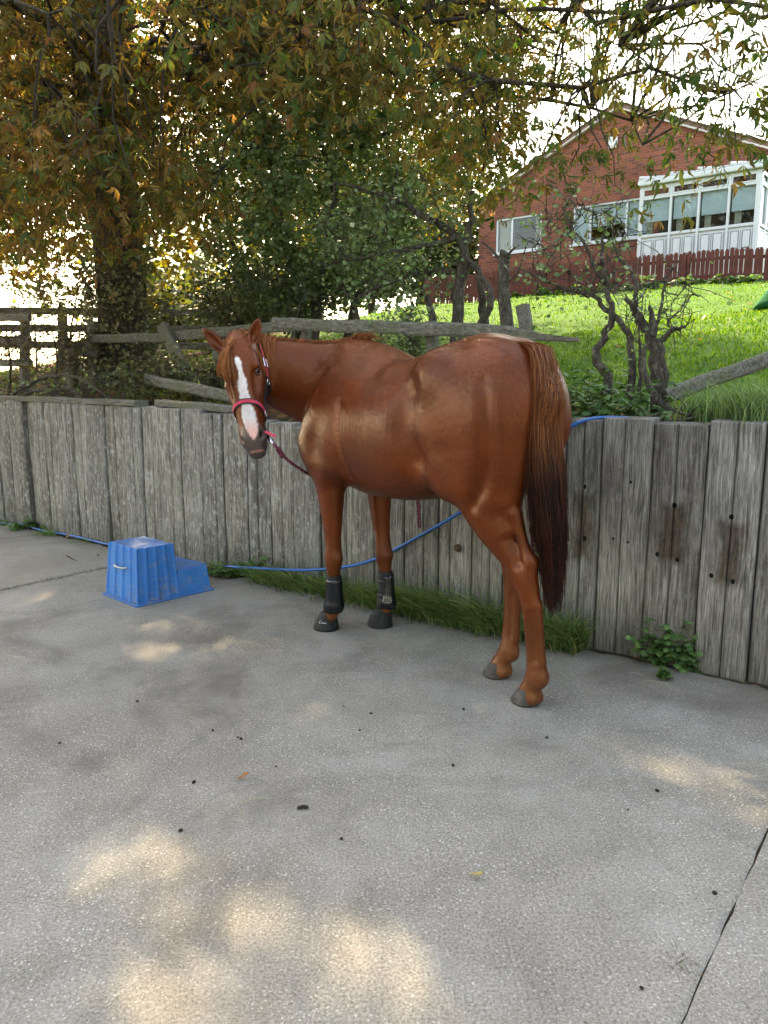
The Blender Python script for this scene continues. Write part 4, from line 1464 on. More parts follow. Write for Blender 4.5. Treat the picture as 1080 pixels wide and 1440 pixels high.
# cover the strip of the bank that the view reaches at each distance
s_lo = -6.5 - .55 * qv; s_hi = 7.6 + .02 * qv
sv = s_lo + (s_hi - s_lo) * u
P = np.stack([(S0 + sv) * WT[0] + (WQ + qv) * WN[0], (S0 + sv) * WT[1] + (WQ + qv) * WN[1], bank_z(sv, qv)], 1)
x, y, d = proj_px(P)
leafy = (x > -60) & (x < 1140) & ~((sv < 1.0 + .6 * (qv - 1)) & (rr.uniform(0, 1, n) < .8)) & (rr.uniform(0, 1, n) < smooth01(.7, 1.9, qv + rr.normal(size=n) * .3))
P = P[leafy]; d = d[leafy]; n = len(P)
V, F, C = blades(n, P, rr.uniform(.025, .055, n) * (1 + .02 * d), .0022 + .0006 * d, ramp_cols(n, [(.040, .110, .008), (.075, .180, .012), (.115, .235, .018), (.165, .245, .03)], rr), np.zeros(3), rr, 2)
# fallen leaves lie on the lawn
nl = 160
ql = 1 + 13 * rr.uniform(0, 1, nl); sl_ = -6 - .5 * ql + (13.4 + .5 * ql) * rr.uniform(0, 1, nl)
Pl_ = np.stack([(S0 + sl_) * WT[0] + (WQ + ql) * WN[0], (S0 + sl_) * WT[1] + (WQ + ql) * WN[1], bank_z(sl_, ql) + .025], 1)
Vl, Fl, Cl = leaves_at(Pl_, .075 * rr.uniform(.6, 1.3, nl), ramp_cols(nl, [(.30, .13, .04), (.36, .22, .06), (.22, .10, .04)], rr), rr, OV, .9, .0)
tag(link('leaf_litter', fast_mesh('leaf_litter', Vl, Fl, False, Cl), M_LEAF), 'brown fallen leaves strewn over the lawn', 'leaves', kind='stuff')
tag(link('lawn_grass', fast_mesh('lawn_grass', V, F, False, C), M_GRASS), 'short bright grass covering the sloping lawn', 'grass', kind='stuff')
# long grass at the foot of the wall
seg_ = [(3.45, 3.75, 600, .13), (3.9, 4.5, 1200, .17), (4.55, 4.95, 900, .20), (4.98, 5.9, 3600, .27), (5.92, 6.1, 300, .2), (6.15, 6.42, 1200, .25), (.15, .30, 150, .09), (-.4, .1, 250, .12), (.95, 1.2, 200, .08), (1.55, 1.75, 60, .06), (2.55, 2.8, 160, .07)]
parts = []
for a, b, n, h in seg_:
    s_ = rr.uniform(a, b, n); q_ = -.015 - np.abs(rr.normal(size=n)) * .07
    cl = rr.uniform(.35, 1.3, 40)[np.clip(((s_ - a) / (b - a) * 39).astype(int), 0, 39)]
    P = np.stack([(S0 + s_) * WT[0] + (WQ + q_) * WN[0], (S0 + s_) * WT[1] + (WQ + q_) * WN[1], np.full(n, -.03)], 1)
    hh = h * rr.uniform(.5, 1.35, n) * cl
    parts.append(blades(n, P, hh + .03, rr.uniform(.0022, .0048, n), ramp_cols(n, GRC, rr, .4) * np.where(rr.uniform(0, 1, (n, 1)) < .06, [[2.2, 1.3, 1.6]], [[1, 1, 1]]), -WN * .65, rr, 4))
tag(link('wall_foot_grass', tri_mesh('wall_foot_grass', parts), M_GRASS), 'long dark green grass fringing the foot of the timber wall', 'grass', kind='stuff')
# tuft on top of the wall at the right, weeds along the yard joints
def tuft(name, label, P0, n, h, spread, cols, cat='grass', w=.003):
    s_ = rr.normal(size=(n, 3)) * spread; s_[:, 2] = 0
    V, F, C = blades(n, s_, h * rr.uniform(.5, 1.2, n), np.full(n, w), ramp_cols(n, cols, rr), np.zeros(3), rr, 4)
    o = link(name, fast_mesh(name, V, F, False, C), M_GRASS); o.location = tuple(P0); tag(o, label, cat); return o


tuft('grass_tuft', 'tall grass tuft overhanging the wall top at the right edge', bq(1062, 596, .22), 900, .26, .10, GRC)
tuft('grass_tuft', 'fringe of grass growing behind the wall top near the leaning rail', bq(1010, 592, .5), 700, .20, .085, GRC)
tuft('dry_grass', 'wisp of dry grass in the yard joint at the lower right', gnd(958, 1372, -.03), 160, .05, .022, [(.16, .12, .06), (.12, .09, .05), (.08, .075, .03)], 'grass', .0016)
tuft('dry_grass', 'small green wisp in the yard joint above the dry one', gnd(990, 1328, -.03), 60, .035, .012, GRC, 'grass', .0014)
parts = []
n = 900
a0, a1 = gnd(0, 831), gnd(158, 797)
t = rr.uniform(-.05, 1.02, n)[:, None]
P = a0 + (a1 - a0) * t + rr.normal(size=(n, 3)) * np.array([.012, .012, 0]); P[:, 2] = -.03
tag(link('joint_weeds', fast_mesh('joint_weeds', *(lambda q: (q[0], q[1]))(blades(n, P, rr.uniform(.03, .07, n), np.full(n, .002), ramp_cols(n, GRC, rr), np.zeros(3), rr, 2))), M_GRASS), 'thin line of weeds growing in the yard joint left of the blue block', 'weeds', kind='stuff')
bpy.data.objects['joint_weeds'].data.attributes.new('tint', 'FLOAT_COLOR', 'POINT').data.foreach_set('color', np.tile(np.array([.05, .07, .02, 1], np.float32), len(bpy.data.objects['joint_weeds'].data.vertices)))


# ---- broad-leaved weeds
def weed(name, label, P0, stems, h, size, seed, cols, cat='plant', group=None, spread=.10):
    r = np.random.default_rng(seed)
    t = empty(name, tuple(P0)); tag(t, label, cat, group)
    m_ = MB(); pos = []; dr = []; nm = []; sz = []
    for k in range(stems):
        b = np.append(r.normal(size=2) * spread * .55, 0); e = b + np.append(r.normal(size=2) * spread, h * r.uniform(.55, 1.1))
        Q = wander(b, e, 5, .10, seed * 77 + k)
        m_.tube(Q, list(np.linspace(.0035, .0018, len(Q))), 4, caps=False)
        for j in range(1, len(Q)):
            a0_ = r.uniform(0, 6.28)
            for q in range(4 if j > 2 else 2):
                a = a0_ + q * math.pi / 2
                pos.append(Q[j]); dr.append([math.cos(a), math.sin(a), r.uniform(-.5, .2)]); nm.append([0, 0, 1.0]); sz.append(size * r.uniform(.7, 1.2) * (1.15 - .1 * j))
    m_.build('stems', M_NET, t)
    st = t.children[0].data
    st.attributes.new('tint', 'FLOAT_COLOR', 'POINT').data.foreach_set('color', np.tile(np.array([.06, .09, .03, 1], np.float32), len(st.vertices)))
    n = len(pos)
    V, F, C = place(OV[0], OV[1], np.array(pos), frames(np.array(nm) + r.normal(size=(n, 3)) * .3, np.array(dr)), np.array(sz), ramp_cols(n, cols, r))
    link('leaves', fast_mesh('leaves', V, F, False, C), M_NET, t)
    return t


NETC = [(.040, .095, .028), (.070, .145, .042), (.115, .205, .065)]
weed('nettle', 'nettle clump with two heads at the wall foot beside the right planks', gnd(928, 938, -.02), 13, .26, .058, 501, NETC, spread=.075)
weed('nettle', 'short nettle right of the larger clump at the wall foot', gnd(968, 945, -.02), 8, .19, .055, 502, NETC, spread=.045)
weed('nettle', 'tiny nettle seedling low in front of the nettle clump', gnd(936, 955, -.01), 2, .07, .05, 503, NETC, spread=.03)
weed('dock_weed', 'broad leafy weed at the wall foot right of the blue block', gnd(345, 808, -.02), 9, .17, .10, 504, NETC, spread=.13)
weed('dock_weed', 'small leafy weed beside the blue hose near the left edge', gnd(42, 741, -.02), 5, .12, .11, 505, NETC, spread=.10)
weed('dock_weed', 'low leafy weed by the hose between the left edge and the blue block', gnd(78, 748, -.02), 4, .10, .09, 506, NETC, spread=.09)
for k, (x, y, q, st, h, lab) in enumerate(((820, 585, .30, 12, .30, 'nettle patch on the wall top right behind the horse rump'), (865, 582, .40, 14, .30, 'nettle patch on the wall top under the twisted thorn'), (845, 560, .75, 12, .32, 'nettle patch further back behind the hose loop'),
                                          (900, 570, .55, 10, .26, 'nettle patch left of the gnarled stump foot'), (800, 560, .6, 8, .30, 'nettle patch just right of the horse tail on the bank'), (955, 580, .35, 8, .17, 'small nettles in front of the stump by the wall top'))):
    P = bq(x, y, q); s_, q_ = sq_of(P); P[2] = float(bank_z(s_, q_)) - .02
    weed('nettle', lab, P, st, h, .065, 520 + k, NETC, spread=.16)
# low plants along the picket fence
for k in range(7):
    s_ = s_a + (s_b - s_a) * (.30 + .1 * k); P = wp(s_, FQ - .25, 0); P[2] = float(bank_z(s_, FQ - .25)) - .03
    weed('border_plant', '%s from the left of the low leafy plants at the picket fence foot' % ['first', 'second', 'third', 'fourth', 'fifth', 'sixth', 'seventh'][k], P, 14, .22, .14, 560 + k, NETC, group='plants along the picket fence', spread=.32)
# fallen twigs on the bank in front of the stump
for k, (x0, y0, x1, y1, r0) in enumerate(((930, 590, 1020, 584, .012), (945, 578, 1000, 592, .008), (985, 570, 960, 594, .006), (900, 588, 960, 575, .006), (1000, 583, 1045, 577, .009))):
    A, B = bq(x0, y0, .25), bq(x1, y1, .35)
    for P in (A, B):
        s_, q_ = sq_of(P); P[2] = max(P[2], float(bank_z(s_, q_)) + .01)
    m_ = MB(); m_.tube(wander(A, B, 6, .06, 640 + k) - A, list(np.linspace(r0, r0 * .5, 7)), 6)
    o = m_.build('fallen_stick', M_TWIG, None, True); o.location = tuple(A)
    tag(o, ['thick fallen stick along the wall top by the stump', 'thin fallen stick crossing the thick one', 'short steep stick leaning to the wall top', 'thin stick left of the stump foot', 'fallen stick below the leaning rail'][k], 'stick')
# ------------------------------------------------------------------ the horse
HA = unit([-0.645, 0.764, 0]); HL = np.array([-HA[1], HA[0], 0.0]); HO = np.array([0.22, 3.926, 0.0])


def to_h(P):
    q = np.asarray(P, float) - HO
    return np.array([q @ HA, q @ HL, q[2]])


def dir_h(v):
    v = np.asarray(v, float)
    return np.array([v @ HA, v @ HL, v[2]])


def h2w(p):
    return HO + HA * p[0] + HL * p[1] + np.array([0, 0, p[2]])


class Field:
    """a distance field on a regular grid: shapes are blended into it, then its surface is meshed"""
    def __init__(s, lo, hi, h):
        s.lo = np.array(lo, float); s.h = h
        s.n = np.ceil((np.array(hi) - s.lo) / h).astype(int) + 1
        s.g = np.full(s.n, 1.0, np.float32)
        s.ax = [(s.lo[i] + h * np.arange(s.n[i])).astype(np.float32) for i in range(3)]

    def win(s, lo, hi):
        a = np.maximum(np.floor((np.asarray(lo) - s.lo) / s.h).astype(int), 0)
        b = np.minimum(np.ceil((np.asarray(hi) - s.lo) / s.h).astype(int) + 1, s.n)
        sl = tuple(slice(a[i], b[i]) for i in range(3))
        X = s.ax[0][sl[0]][:, None, None]; Y = s.ax[1][sl[1]][None, :, None]; Z = s.ax[2][sl[2]][None, None, :]
        return sl, X, Y, Z

    def blend(s, sl, d, k, sub=False):
        g = s.g[sl]
        if sub:
            d = -d
            hh = np.clip(0.5 - 0.5 * (g - d) / k, 0, 1)
            s.g[sl] = g * (1 - hh) + d * hh + k * hh * (1 - hh)
        else:
            hh = np.clip(0.5 + 0.5 * (g - d) / k, 0, 1)
            s.g[sl] = g * (1 - hh) + d * hh - k * hh * (1 - hh)

    def cone(s, A, B, ra, rb, up=(1, 0, 0), k=0.03, sub=False, up2=None, ex=2.0, acc=None):
        """tapered piece A..B of elliptic section: (radius along up, radius across)"""
        A = np.asarray(A, float); B = np.asarray(B, float)
        ra = np.broadcast_to(ra, 2).astype(float); rb = np.broadcast_to(rb, 2).astype(float)
        m = max(ra.max(), rb.max()) + k + 2 * s.h
        sl, X, Y, Z = s.win(np.minimum(A, B) - m, np.maximum(A, B) + m)
        ab = B - A; L = np.linalg.norm(ab); t_ = ab / L
        u = np.asarray(up, float); u = unit(u - t_ * (u @ t_)); w = np.cross(t_, u)
        px, py, pz = X - A[0], Y - A[1], Z - A[2]
        ax = px * t_[0] + py * t_[1] + pz * t_[2]
        t = np.clip(ax / L, 0, 1)
        over = ax - t * L
        du = px * u[0] + py * u[1] + pz * u[2]
        dw = px * w[0] + py * w[1] + pz * w[2]
        ru = ra[0] + (rb[0] - ra[0]) * t; rw = ra[1] + (rb[1] - ra[1]) * t
        if ex == 2.0:
            q = np.sqrt((du / ru) ** 2 + (dw / rw) ** 2 + (over / np.minimum(ru, rw)) ** 2)
        else:
            q = (np.abs(du / ru) ** ex + np.abs(dw / rw) ** ex + np.abs(over / np.minimum(ru, rw)) ** ex) ** (1 / ex)
        d = (q - 1) * np.minimum(ru, rw)
        if acc is not None:
            acc[sl] = np.minimum(acc[sl], d)
        else:
            s.blend(sl, d.astype(np.float32), k, sub)

    def loft(s, st, up=(1, 0, 0), k=0.03, n=5, ex=2.0, sub=False):
        """st rows: x, y, z, r_up, r_side"""
        P = catmull(np.asarray(st, float), n)
        acc = np.full(s.n, 1.0, np.float32)
        for i in range(len(P) - 1):
            s.cone(P[i, :3], P[i + 1, :3], P[i, 3:5], P[i + 1, 3:5], up, 0.04, ex=ex, acc=acc)
        m = P[:, 3:5].max() + k + 0.05
        sl, _, _, _ = s.win(P[:, :3].min(0) - m, P[:, :3].max(0) + m)
        s.blend(sl, acc[sl], k, sub)

    def ell(s, c, r, axes=None, k=0.03, sub=False):
        c = np.asarray(c, float); r = np.asarray(r, float)
        E_ = np.eye(3) if axes is None else np.array([unit(a) for a in axes])
        m = r.max() + k + 2 * s.h
        sl, X, Y, Z = s.win(c - m, c + m)
        px, py, pz = X - c[0], Y - c[1], Z - c[2]
        q = 0; q2 = 0
        for i in range(3):
            w = px * E_[i, 0] + py * E_[i, 1] + pz * E_[i, 2]
            q = q + (w / r[i]) ** 2; q2 = q2 + (w / r[i] ** 2) ** 2
        k0 = np.sqrt(q); k1 = np.sqrt(q2) + 1e-9
        s.blend(sl, (k0 * (k0 - 1) / k1).astype(np.float32), k, sub)

    def mesh(s):
        g = s.g; S = g < 0
        c = np.zeros(s.n - 1, np.uint8)
        for dx in (0, 1):
            for dy in (0, 1):
                for dz in (0, 1):
                    c += S[dx:s.n[0] - 1 + dx, dy:s.n[1] - 1 + dy, dz:s.n[2] - 1 + dz]
        I = np.argwhere((c > 0) & (c < 8))
        idx = np.full(s.n - 1, -1, np.int32)
        idx[I[:, 0], I[:, 1], I[:, 2]] = np.arange(len(I))
        V = np.zeros((len(I), 3)); W = np.zeros(len(I))
        cr = [(x, y, z) for x in (0, 1) for y in (0, 1) for z in (0, 1)]
        for p in cr:
            for a in range(3):
                if p[a]: continue
                q = list(p); q[a] = 1
                ga = g[I[:, 0] + p[0], I[:, 1] + p[1], I[:, 2] + p[2]]
                gb = g[I[:, 0] + q[0], I[:, 1] + q[1], I[:, 2] + q[2]]
                m = (ga < 0) != (gb < 0)
                t = np.where(m, ga / np.where(ga == gb, 1, ga - gb), 0)
                e = np.tile(np.array(p, float), (len(I), 1)); e[:, a] += t
                V[m] += e[m]; W[m] += 1
        V = (V / W[:, None] + I) * s.h + s.lo
        Q = []
        for a in range(3):
            b, d = (a + 1) % 3, (a + 2) % 3
            s0 = [slice(None)] * 3; s1 = [slice(None)] * 3
            s0[a] = slice(0, -1); s1[a] = slice(1, None)
            ch = S[tuple(s0)] != S[tuple(s1)]
            E_ = np.argwhere(ch)
            E_ = E_[(E_[:, b] > 0) & (E_[:, d] > 0) & (E_[:, b] < s.n[b] - 1) & (E_[:, d] < s.n[d] - 1)]
            fl = S[E_[:, 0], E_[:, 1], E_[:, 2]]
            cs = []
            for ob, od in ((1, 1), (0, 1), (0, 0), (1, 0)):
                J = E_.copy(); J[:, b] -= ob; J[:, d] -= od
                cs.append(idx[J[:, 0], J[:, 1], J[:, 2]])
            q = np.stack(cs, 1)
            q[~fl] = q[~fl][:, ::-1]
            Q.append(q)
        return V, np.vstack(Q)


def laplace(V, Q, it=2, lam=0.5):
    e = np.vstack([Q[:, [0, 1]], Q[:, [1, 2]], Q[:, [2, 3]], Q[:, [3, 0]]])
    deg = np.bincount(e.ravel(), minlength=len(V)).astype(float)
    for _ in range(it):
        A = np.empty_like(V)
        for j in range(3):
            A[:, j] = np.bincount(e[:, 0], V[e[:, 1], j], len(V)) + np.bincount(e[:, 1], V[e[:, 0], j], len(V))
        V = V + lam * (A / deg[:, None] - V)
    return V


# head frame: L towards the horse's left, D down the nose, N out of the forehead
HD = unit([0.19, -0.20, -0.96])
HN = np.array([-0.10, -0.99, 0.0]); HN = unit(HN - (HN @ HD) * HD)
HLs = np.cross(HN, HD)
POLL = at(331, 473, 4.27)
hD, hN, hL, hP = dir_h(HD), dir_h(HN), dir_h(HLs), to_h(POLL)


def hd(l, d, n):
    return hP + hL * l + hD * d + hN * n


def build_field():
    F = Field((-1.08, -0.46, -0.02), (1.42, 0.92, 1.86), 0.0062)
    UX = (1, 0, 0); UZ = (0, 0, 1)
    # trunk: x, top, bottom, half width
    T = [(.74, 1.42, 1.02, .10), (.64, 1.53, .93, .17), (.52, 1.610, .86, .215), (.38, 1.605, .825, .255), (.22, 1.560, .825, .29),
         (.05, 1.540, .840, .312), (-.10, 1.556, .875, .302), (-.25, 1.595, .945, .264), (-.40, 1.632, 1.00, .242),
         (-.52, 1.618, 1.05, .235), (-.60, 1.575, 1.10, .19), (-.67, 1.48, 1.16, .12)]
    F.loft([(x, 0, (a + b) / 2, (a - b) / 2, w) for x, a, b, w in T], UZ, k=0.02, n=4, ex=2.25)
    # withers and spine
    F.loft([(.70, 0, 1.50, .10, .07), (.55, 0, 1.555, .085, .055), (.42, 0, 1.545, .07, .06), (.2, 0, 1.49, .06, .07)], UZ, k=0.10)
    F.loft([(-.15, 0, 1.50, .07, .09), (-.38, 0, 1.575, .062, .10), (-.50, 0, 1.558, .06, .09), (-.63, 0, 1.50, .055, .06)], UZ, k=0.10)
    # neck, bending to the horse's left
    F.loft([(.40, 0, 1.27, .29, .17), (.58, .005, 1.325, .272, .150), (.76, .06, 1.378, .242, .118), (.91, .155, 1.43, .210, .100),
            (1.02, .265, 1.475, .180, .090), (1.085, .36, 1.515, .155, .082)], (-.25, 0, 1), k=0.09, n=5)
    F.loft([(.60, 0, 1.585, .04, .035), (.78, .06, 1.602, .035, .028), (.95, .18, 1.622, .032, .026), (1.07, .30, 1.645, .03, .026)], UZ, k=0.07)
    # brisket
    F.ell((.74, 0, 1.06), (.13, .15, .16), k=0.10)
    for sd in (1, -1):
        nf = sd > 0
        fx = 0.0 if nf else -.07           # the far fore leg stands a little further back
        hx = 0.0 if nf else .28
        # shoulder blade and shoulder muscle
        F.loft([(.46, sd * .10, 1.53, .09, .035), (.56, sd * .165, 1.38, .125, .055), (.68, sd * .185, 1.20, .13, .07), (.765, sd * .175, 1.08, .095, .075)], UX, k=0.07)
        F.loft([(.78, sd * .165, 1.10, .08, .07), (.71, sd * .175, 1.02, .11, .08), (.60, sd * .175, .955, .10, .07)], UZ, k=0.05)
        F.loft([(.46, sd * .17, 1.30, .08, .05), (.50, sd * .20, 1.13, .11, .06), (.53, sd * .19, 1.0, .09, .06)], UX, k=0.06)
        # fore leg
        ys = .15
        if nf:
            S = [(.655, ys, 1.02, .115, .075), (.635, ys, .90, .102, .078), (.628, ys, .80, .083, .068), (.618, ys, .66, .060, .054), (.612, ys, .54, .046, .045),
                 (.614, .148, .475, .050, .049), (.618, .147, .43, .052, .050), (.618, .146, .385, .044, .043), (.618, .145, .33, .036, .033), (.622, .143, .22, .035, .030),
                 (.630, .142, .155, .043, .038), (.640, .141, .125, .046, .040), (.665, .140, .085, .038, .037), (.690, .139, .05, .043, .043)]
        else:
            S = [(.61, -ys, 1.0, .105, .075), (.575, -ys, .90, .092, .074), (.556, -ys, .80, .074, .064), (.546, -ys, .66, .057, .052), (.534, -ys, .55, .046, .045),
                 (.524, -.15, .475, .049, .048), (.519, -.15, .43, .051, .049), (.512, -.149, .385, .043, .042), (.506, -.148, .33, .036, .033), (.500, -.146, .22, .035, .030),
                 (.500, -.145, .155, .043, .038), (.505, -.144, .125, .046, .040), (.520, -.142, .085, .038, .037), (.532, -.14, .05, .043, .043)]
        F.loft(S, UX, k=0.04, n=4)
        F.ell((S[1][0] - .085, S[1][1], .955), (.06, .05, .06), k=0.05)                        # elbow
        F.ell((S[6][0] - .045, S[6][1], .445), (.022, .022, .03), k=0.03)                     # back of the knee
        F.loft([(S[2][0] + .055, S[2][1], .84, .035, .04), (S[3][0] + .035, S[3][1], .68, .026, .03), (S[4][0] + .02, S[4][1], .56, .015, .02)], UX, k=0.03)
        # haunch
        lx = 0.0 if nf else .17            # the far thigh swings forward with its leg
        F.loft([(-.28, sd * .20, 1.49, .06, .05), (-.35, sd * .20, 1.40, .14, .08), (-.415, sd * .19, 1.25, .175, .095), (-.42 + lx * .3, sd * .175, 1.10, .165, .09), (-.42 + lx * .7, sd * .165, .99, .12, .085)], UX, k=0.075)
        F.loft([(.06, sd * .12, 1.455, .055, .06), (-.12, sd * .13, 1.475, .06, .06), (-.30, sd * .14, 1.50, .07, .06)], UZ, k=0.10)
        F.ell((-.27, sd * .222, 1.485), (.055, .035, .06), k=0.12)                               # point of hip
        F.loft([(-.47, sd * .12, 1.54, .12, .07), (-.53, sd * .155, 1.42, .16, .095), (-.56, sd * .165, 1.27, .165, .10), (-.56 + lx * .4, sd * .155, 1.10, .14, .09), (-.56 + lx, sd * .14, .96, .10, .075)], UX, k=0.06)
        F.loft([(-.635, sd * .075, 1.47, .06, .055), (-.675, sd * .10, 1.36, .075, .075), (-.685, sd * .115, 1.22, .075, .08), (-.68 + lx * .5, sd * .12, 1.07, .07, .07), (-.66 + lx * 1.1, sd * .118, .94, .055, .055)], UX, k=0.045)
        F.loft([(-.62, sd * .05, 1.32, .08, .06), (-.61 + lx * .3, sd * .06, 1.15, .09, .06), (-.57 + lx, sd * .085, 1.0, .09, .06)], UX, k=0.06)
        # stifle, flank fold
        F.ell((-.335 + hx * .25, sd * .175, 1.01), (.085, .07, .11), k=0.07)
        F.loft([(-.20, sd * .20, 1.17, .07, .03), (-.28, sd * .19, 1.06, .08, .035)], UX, k=0.08)
        # hind leg
        if nf:
            S = [(-.45, .165, 1.10, .16, .085), (-.475, .155, .98, .135, .082), (-.53, .142, .88, .120, .074), (-.59, .128, .785, .096, .064), (-.65, .112, .705, .076, .052),
                 (-.705, .102, .645, .070, .044), (-.735, .095, .585, .064, .044), (-.758, .09, .525, .054, .042), (-.772, .087, .46, .048, .037), (-.785, .082, .35, .044, .033),
                 (-.797, .078, .24, .044, .033), (-.804, .076, .185, .047, .039), (-.802, .075, .152, .049, .042), (-.785, .073, .105, .045, .041), (-.762, .071, .06, .048, .046)]
            HK = (-.775, .102, .652)
        else:
            S = [(-.40, -.165, 1.10, .15, .085), (-.36, -.155, .98, .125, .082), (-.38, -.142, .88, .105, .070), (-.42, -.13, .785, .082, .058), (-.455, -.118, .705, .064, .047),
                 (-.482, -.108, .645, .066, .043), (-.497, -.10, .585, .060, .043), (-.506, -.096, .525, .050, .040), (-.511, -.093, .46, .045, .035), (-.512, -.088, .35, .040, .031),
                 (-.512, -.082, .24, .040, .031), (-.512, -.08, .185, .044, .038), (-.506, -.078, .152, .046, .041), (-.484, -.075, .105, .043, .040), (-.458, -.073, .06, .047, .046)]
            HK = (-.552, -.108, .652)
        F.loft(S, UX, k=0.045, n=4)
        # point of hock and Achilles tendon
        F.loft([(HK[0] - .008, HK[1], HK[2] + .015, .026, .026), (HK[0] + .002, HK[1], HK[2] - .04, .024, .026), (HK[0] + .012, HK[1] - sd * .006, HK[2] - .13, .018, .02)], UX, k=0.03)
        F.loft([(HK[0] + .075, HK[1] + sd * .02, HK[2] + .22, .03, .03), (HK[0] + .035, HK[1] + sd * .008, HK[2] + .10, .019, .02), (HK[0] - .002, HK[1], HK[2] + .02, .02, .02)], UX, k=0.035)
        # hollow in front of the Achilles tendon
        F.loft([(HK[0] + .085, HK[1] + sd * .068, HK[2] + .10, .012, .026), (HK[0] + .05, HK[1] + sd * .064, HK[2] + .01, .012, .026)], UX, k=0.045, sub=True)
        F.loft([(HK[0] + .10, HK[1] - sd * .065, HK[2] + .10, .014, .03), (HK[0] + .055, HK[1] - sd * .06, HK[2] + .01, .014, .03)], UX, k=0.03, sub=True)
        # flexor tendons behind the cannon, and the groove before them
        t0, t1, t2 = S[8], S[9], S[10]
        F.loft([(t0[0] - .038, t0[1], t0[2] + .02, .016, .018), (t1[0] - .038, t1[1], t1[2], .015, .017), (t2[0] - .040, t2[1], t2[2] - .03, .016, .018)], UX, k=0.015)
        for q in (1, -1):
            F.loft([(t0[0] - .018, t0[1] + q * .042, t0[2] - .02, .007, .012), (t1[0] - .02, t1[1] + q * .037, t1[2], .007, .012), (t2[0] - .022, t2[1] + q * .038, t2[2] - .01, .007, .012)], UX, k=0.018, sub=True)
        # ergot tuft at the fetlock, heel bulbs
        F.ell((S[12][0] - .035, S[12][1], S[12][2] - .012), (.022, .026, .03), k=0.04)
        for q in (1, -1):
            F.ell((S[14][0] - .036, S[14][1] + q * .022, .036), (.026, .024, .030), k=0.03)
        # grooves: behind the haunch muscle, behind the shoulder, elbow crease
        F.loft([(-.60, sd * .285, 1.45, .006, .012), (-.625, sd * .288, 1.36, .010, .018), (-.637, sd * .286, 1.26, .012, .02), (-.63, sd * .268, 1.12, .012, .02), (-.585, sd * .242, .99, .011, .018), (-.53, sd * .235, .90, .006, .01)], UX, k=0.06, sub=True) if nf else None
        F.loft([(.405, sd * .295, 1.32, .006, .012), (.40, sd * .315, 1.16, .009, .016), (.385, sd * .303, 1.02, .012, .022), (.36, sd * .275, .90, .013, .024)], UX, k=0.06, sub=True)
        F.loft([(-.165, sd * .345, 1.40, .02, .03), (-.145, sd * .345, 1.32, .03, .04), (-.15, sd * .340, 1.20, .03, .04), (-.20, sd * .315, 1.08, .025, .035)], UX, k=0.11, sub=True)
        None
    F.loft([(.60, .19, 1.57, .012, .016), (.72, .215, 1.42, .015, .02), (.83, .225, 1.27, .014, .02), (.90, .225, 1.17, .012, .018)], UX, k=0.055, sub=True)
    # ---- head
    upn = hN

    def HLft(rows, k, n=5, ex=2.0, sub=False):
        F.loft([tuple(hd(l, d, nn)) + (rn, rl) for l, d, nn, rn, rl in rows], upn, k, n, ex, sub)
    HLft([(0, .03, -.05, .080, .075), (0, .10, -.035, .115, .098), (0, .19, -.032, .130, .107), (0, .28, -.032, .122, .095), (0, .37, -.015, .098, .084),
          (0, .46, -.003, .083, .073), (0, .55, .004, .073, .068), (0, .61, .002, .062, .064), (0, .645, -.004, .045, .052)], 0.03, ex=2.3)
    for q in (1, -1):
        F.ell(hd(q * .065, .22, -.10), (.095, .045, .115), (hN, hL, hD), k=0.03)                     # jowl
        F.loft([tuple(hd(q * .078, .13, .045)) + (.026, .022), tuple(hd(q * .094, .20, .040)) + (.026, .02), tuple(hd(q * .092, .235, .012)) + (.02, .018)], upn, k=0.03)   # brow
        F.loft([tuple(hd(q * .099, .265, .006)) + (.014, .012), tuple(hd(q * .076, .36, -.005)) + (.012, .012), tuple(hd(q * .064, .41, -.005)) + (.008, .008)], upn, k=0.022)  # facial crest
        F.ell(hd(q * .106, .228, .026), (.020, .012, .026), (hN, hL, hD), k=0.02, sub=True)           # eye socket
        F.ell(hd(q * .086, .30, .055), (.02, .016, .07), (hN, hL, hD), k=0.03, sub=True)              # hollow beside the nasal bone
        F.ell(hd(q * .050, .57, .034), (.032, .027, .045), (hN, hL, hD), k=0.025)                    # nostril wings
        F.loft([tuple(hd(q * .060, .535, .060)) + (.012, .010), tuple(hd(q * .070, .562, .056)) + (.016, .013), tuple(hd(q * .058, .592, .060)) + (.012, .011)], upn, k=0.010, sub=True)
    HLft([(0, .60, -.035, .035, .040), (0, .655, -.022, .028, .036), (0, .675, -.008, .018, .03)], 0.02)             # lips and chin
    F.ell(hd(0, .63, -.058), (.022, .03, .03), (hN, hL, hD), k=0.025)
    HLft([(0, .668, .0, .004, .05), (0, .655, -.03, .004, .05), (0, .635, -.05, .004, .05)], 0.008, sub=True)         # the mouth line
    # throat to neck
    F.loft([tuple(hd(0, .12, -.10)) + (.09, .07), (1.06, .35, 1.50, .14, .078)], UZ, k=0.08)
    # ears: hollow leaf shapes
    for q, base, tip, opn in ((1, hd(.066, .055, -.035), at(364, 447, 4.27), (.25, -.55, .0)), (-1, hd(-.082, .065, -.035), at(285, 461, 4.29), (.15, -.8, -.35))):
        tip = to_h(tip); op = dir_h(unit(opn))
        ax_ = unit(tip - base); op = unit(op - ax_ * (op @ ax_)); sdv = np.cross(ax_, op)
        ln = np.linalg.norm(tip - base)
        rows = [(0, .030, .030), (.25, .036, .036), (.5, .034, .036), (.75, .022, .025), (1.0, .004, .005)]
        F.loft([tuple(base + ax_ * ln * t + op * .006 * t) + (a, b) for t, a, b in rows], op, k=0.02)
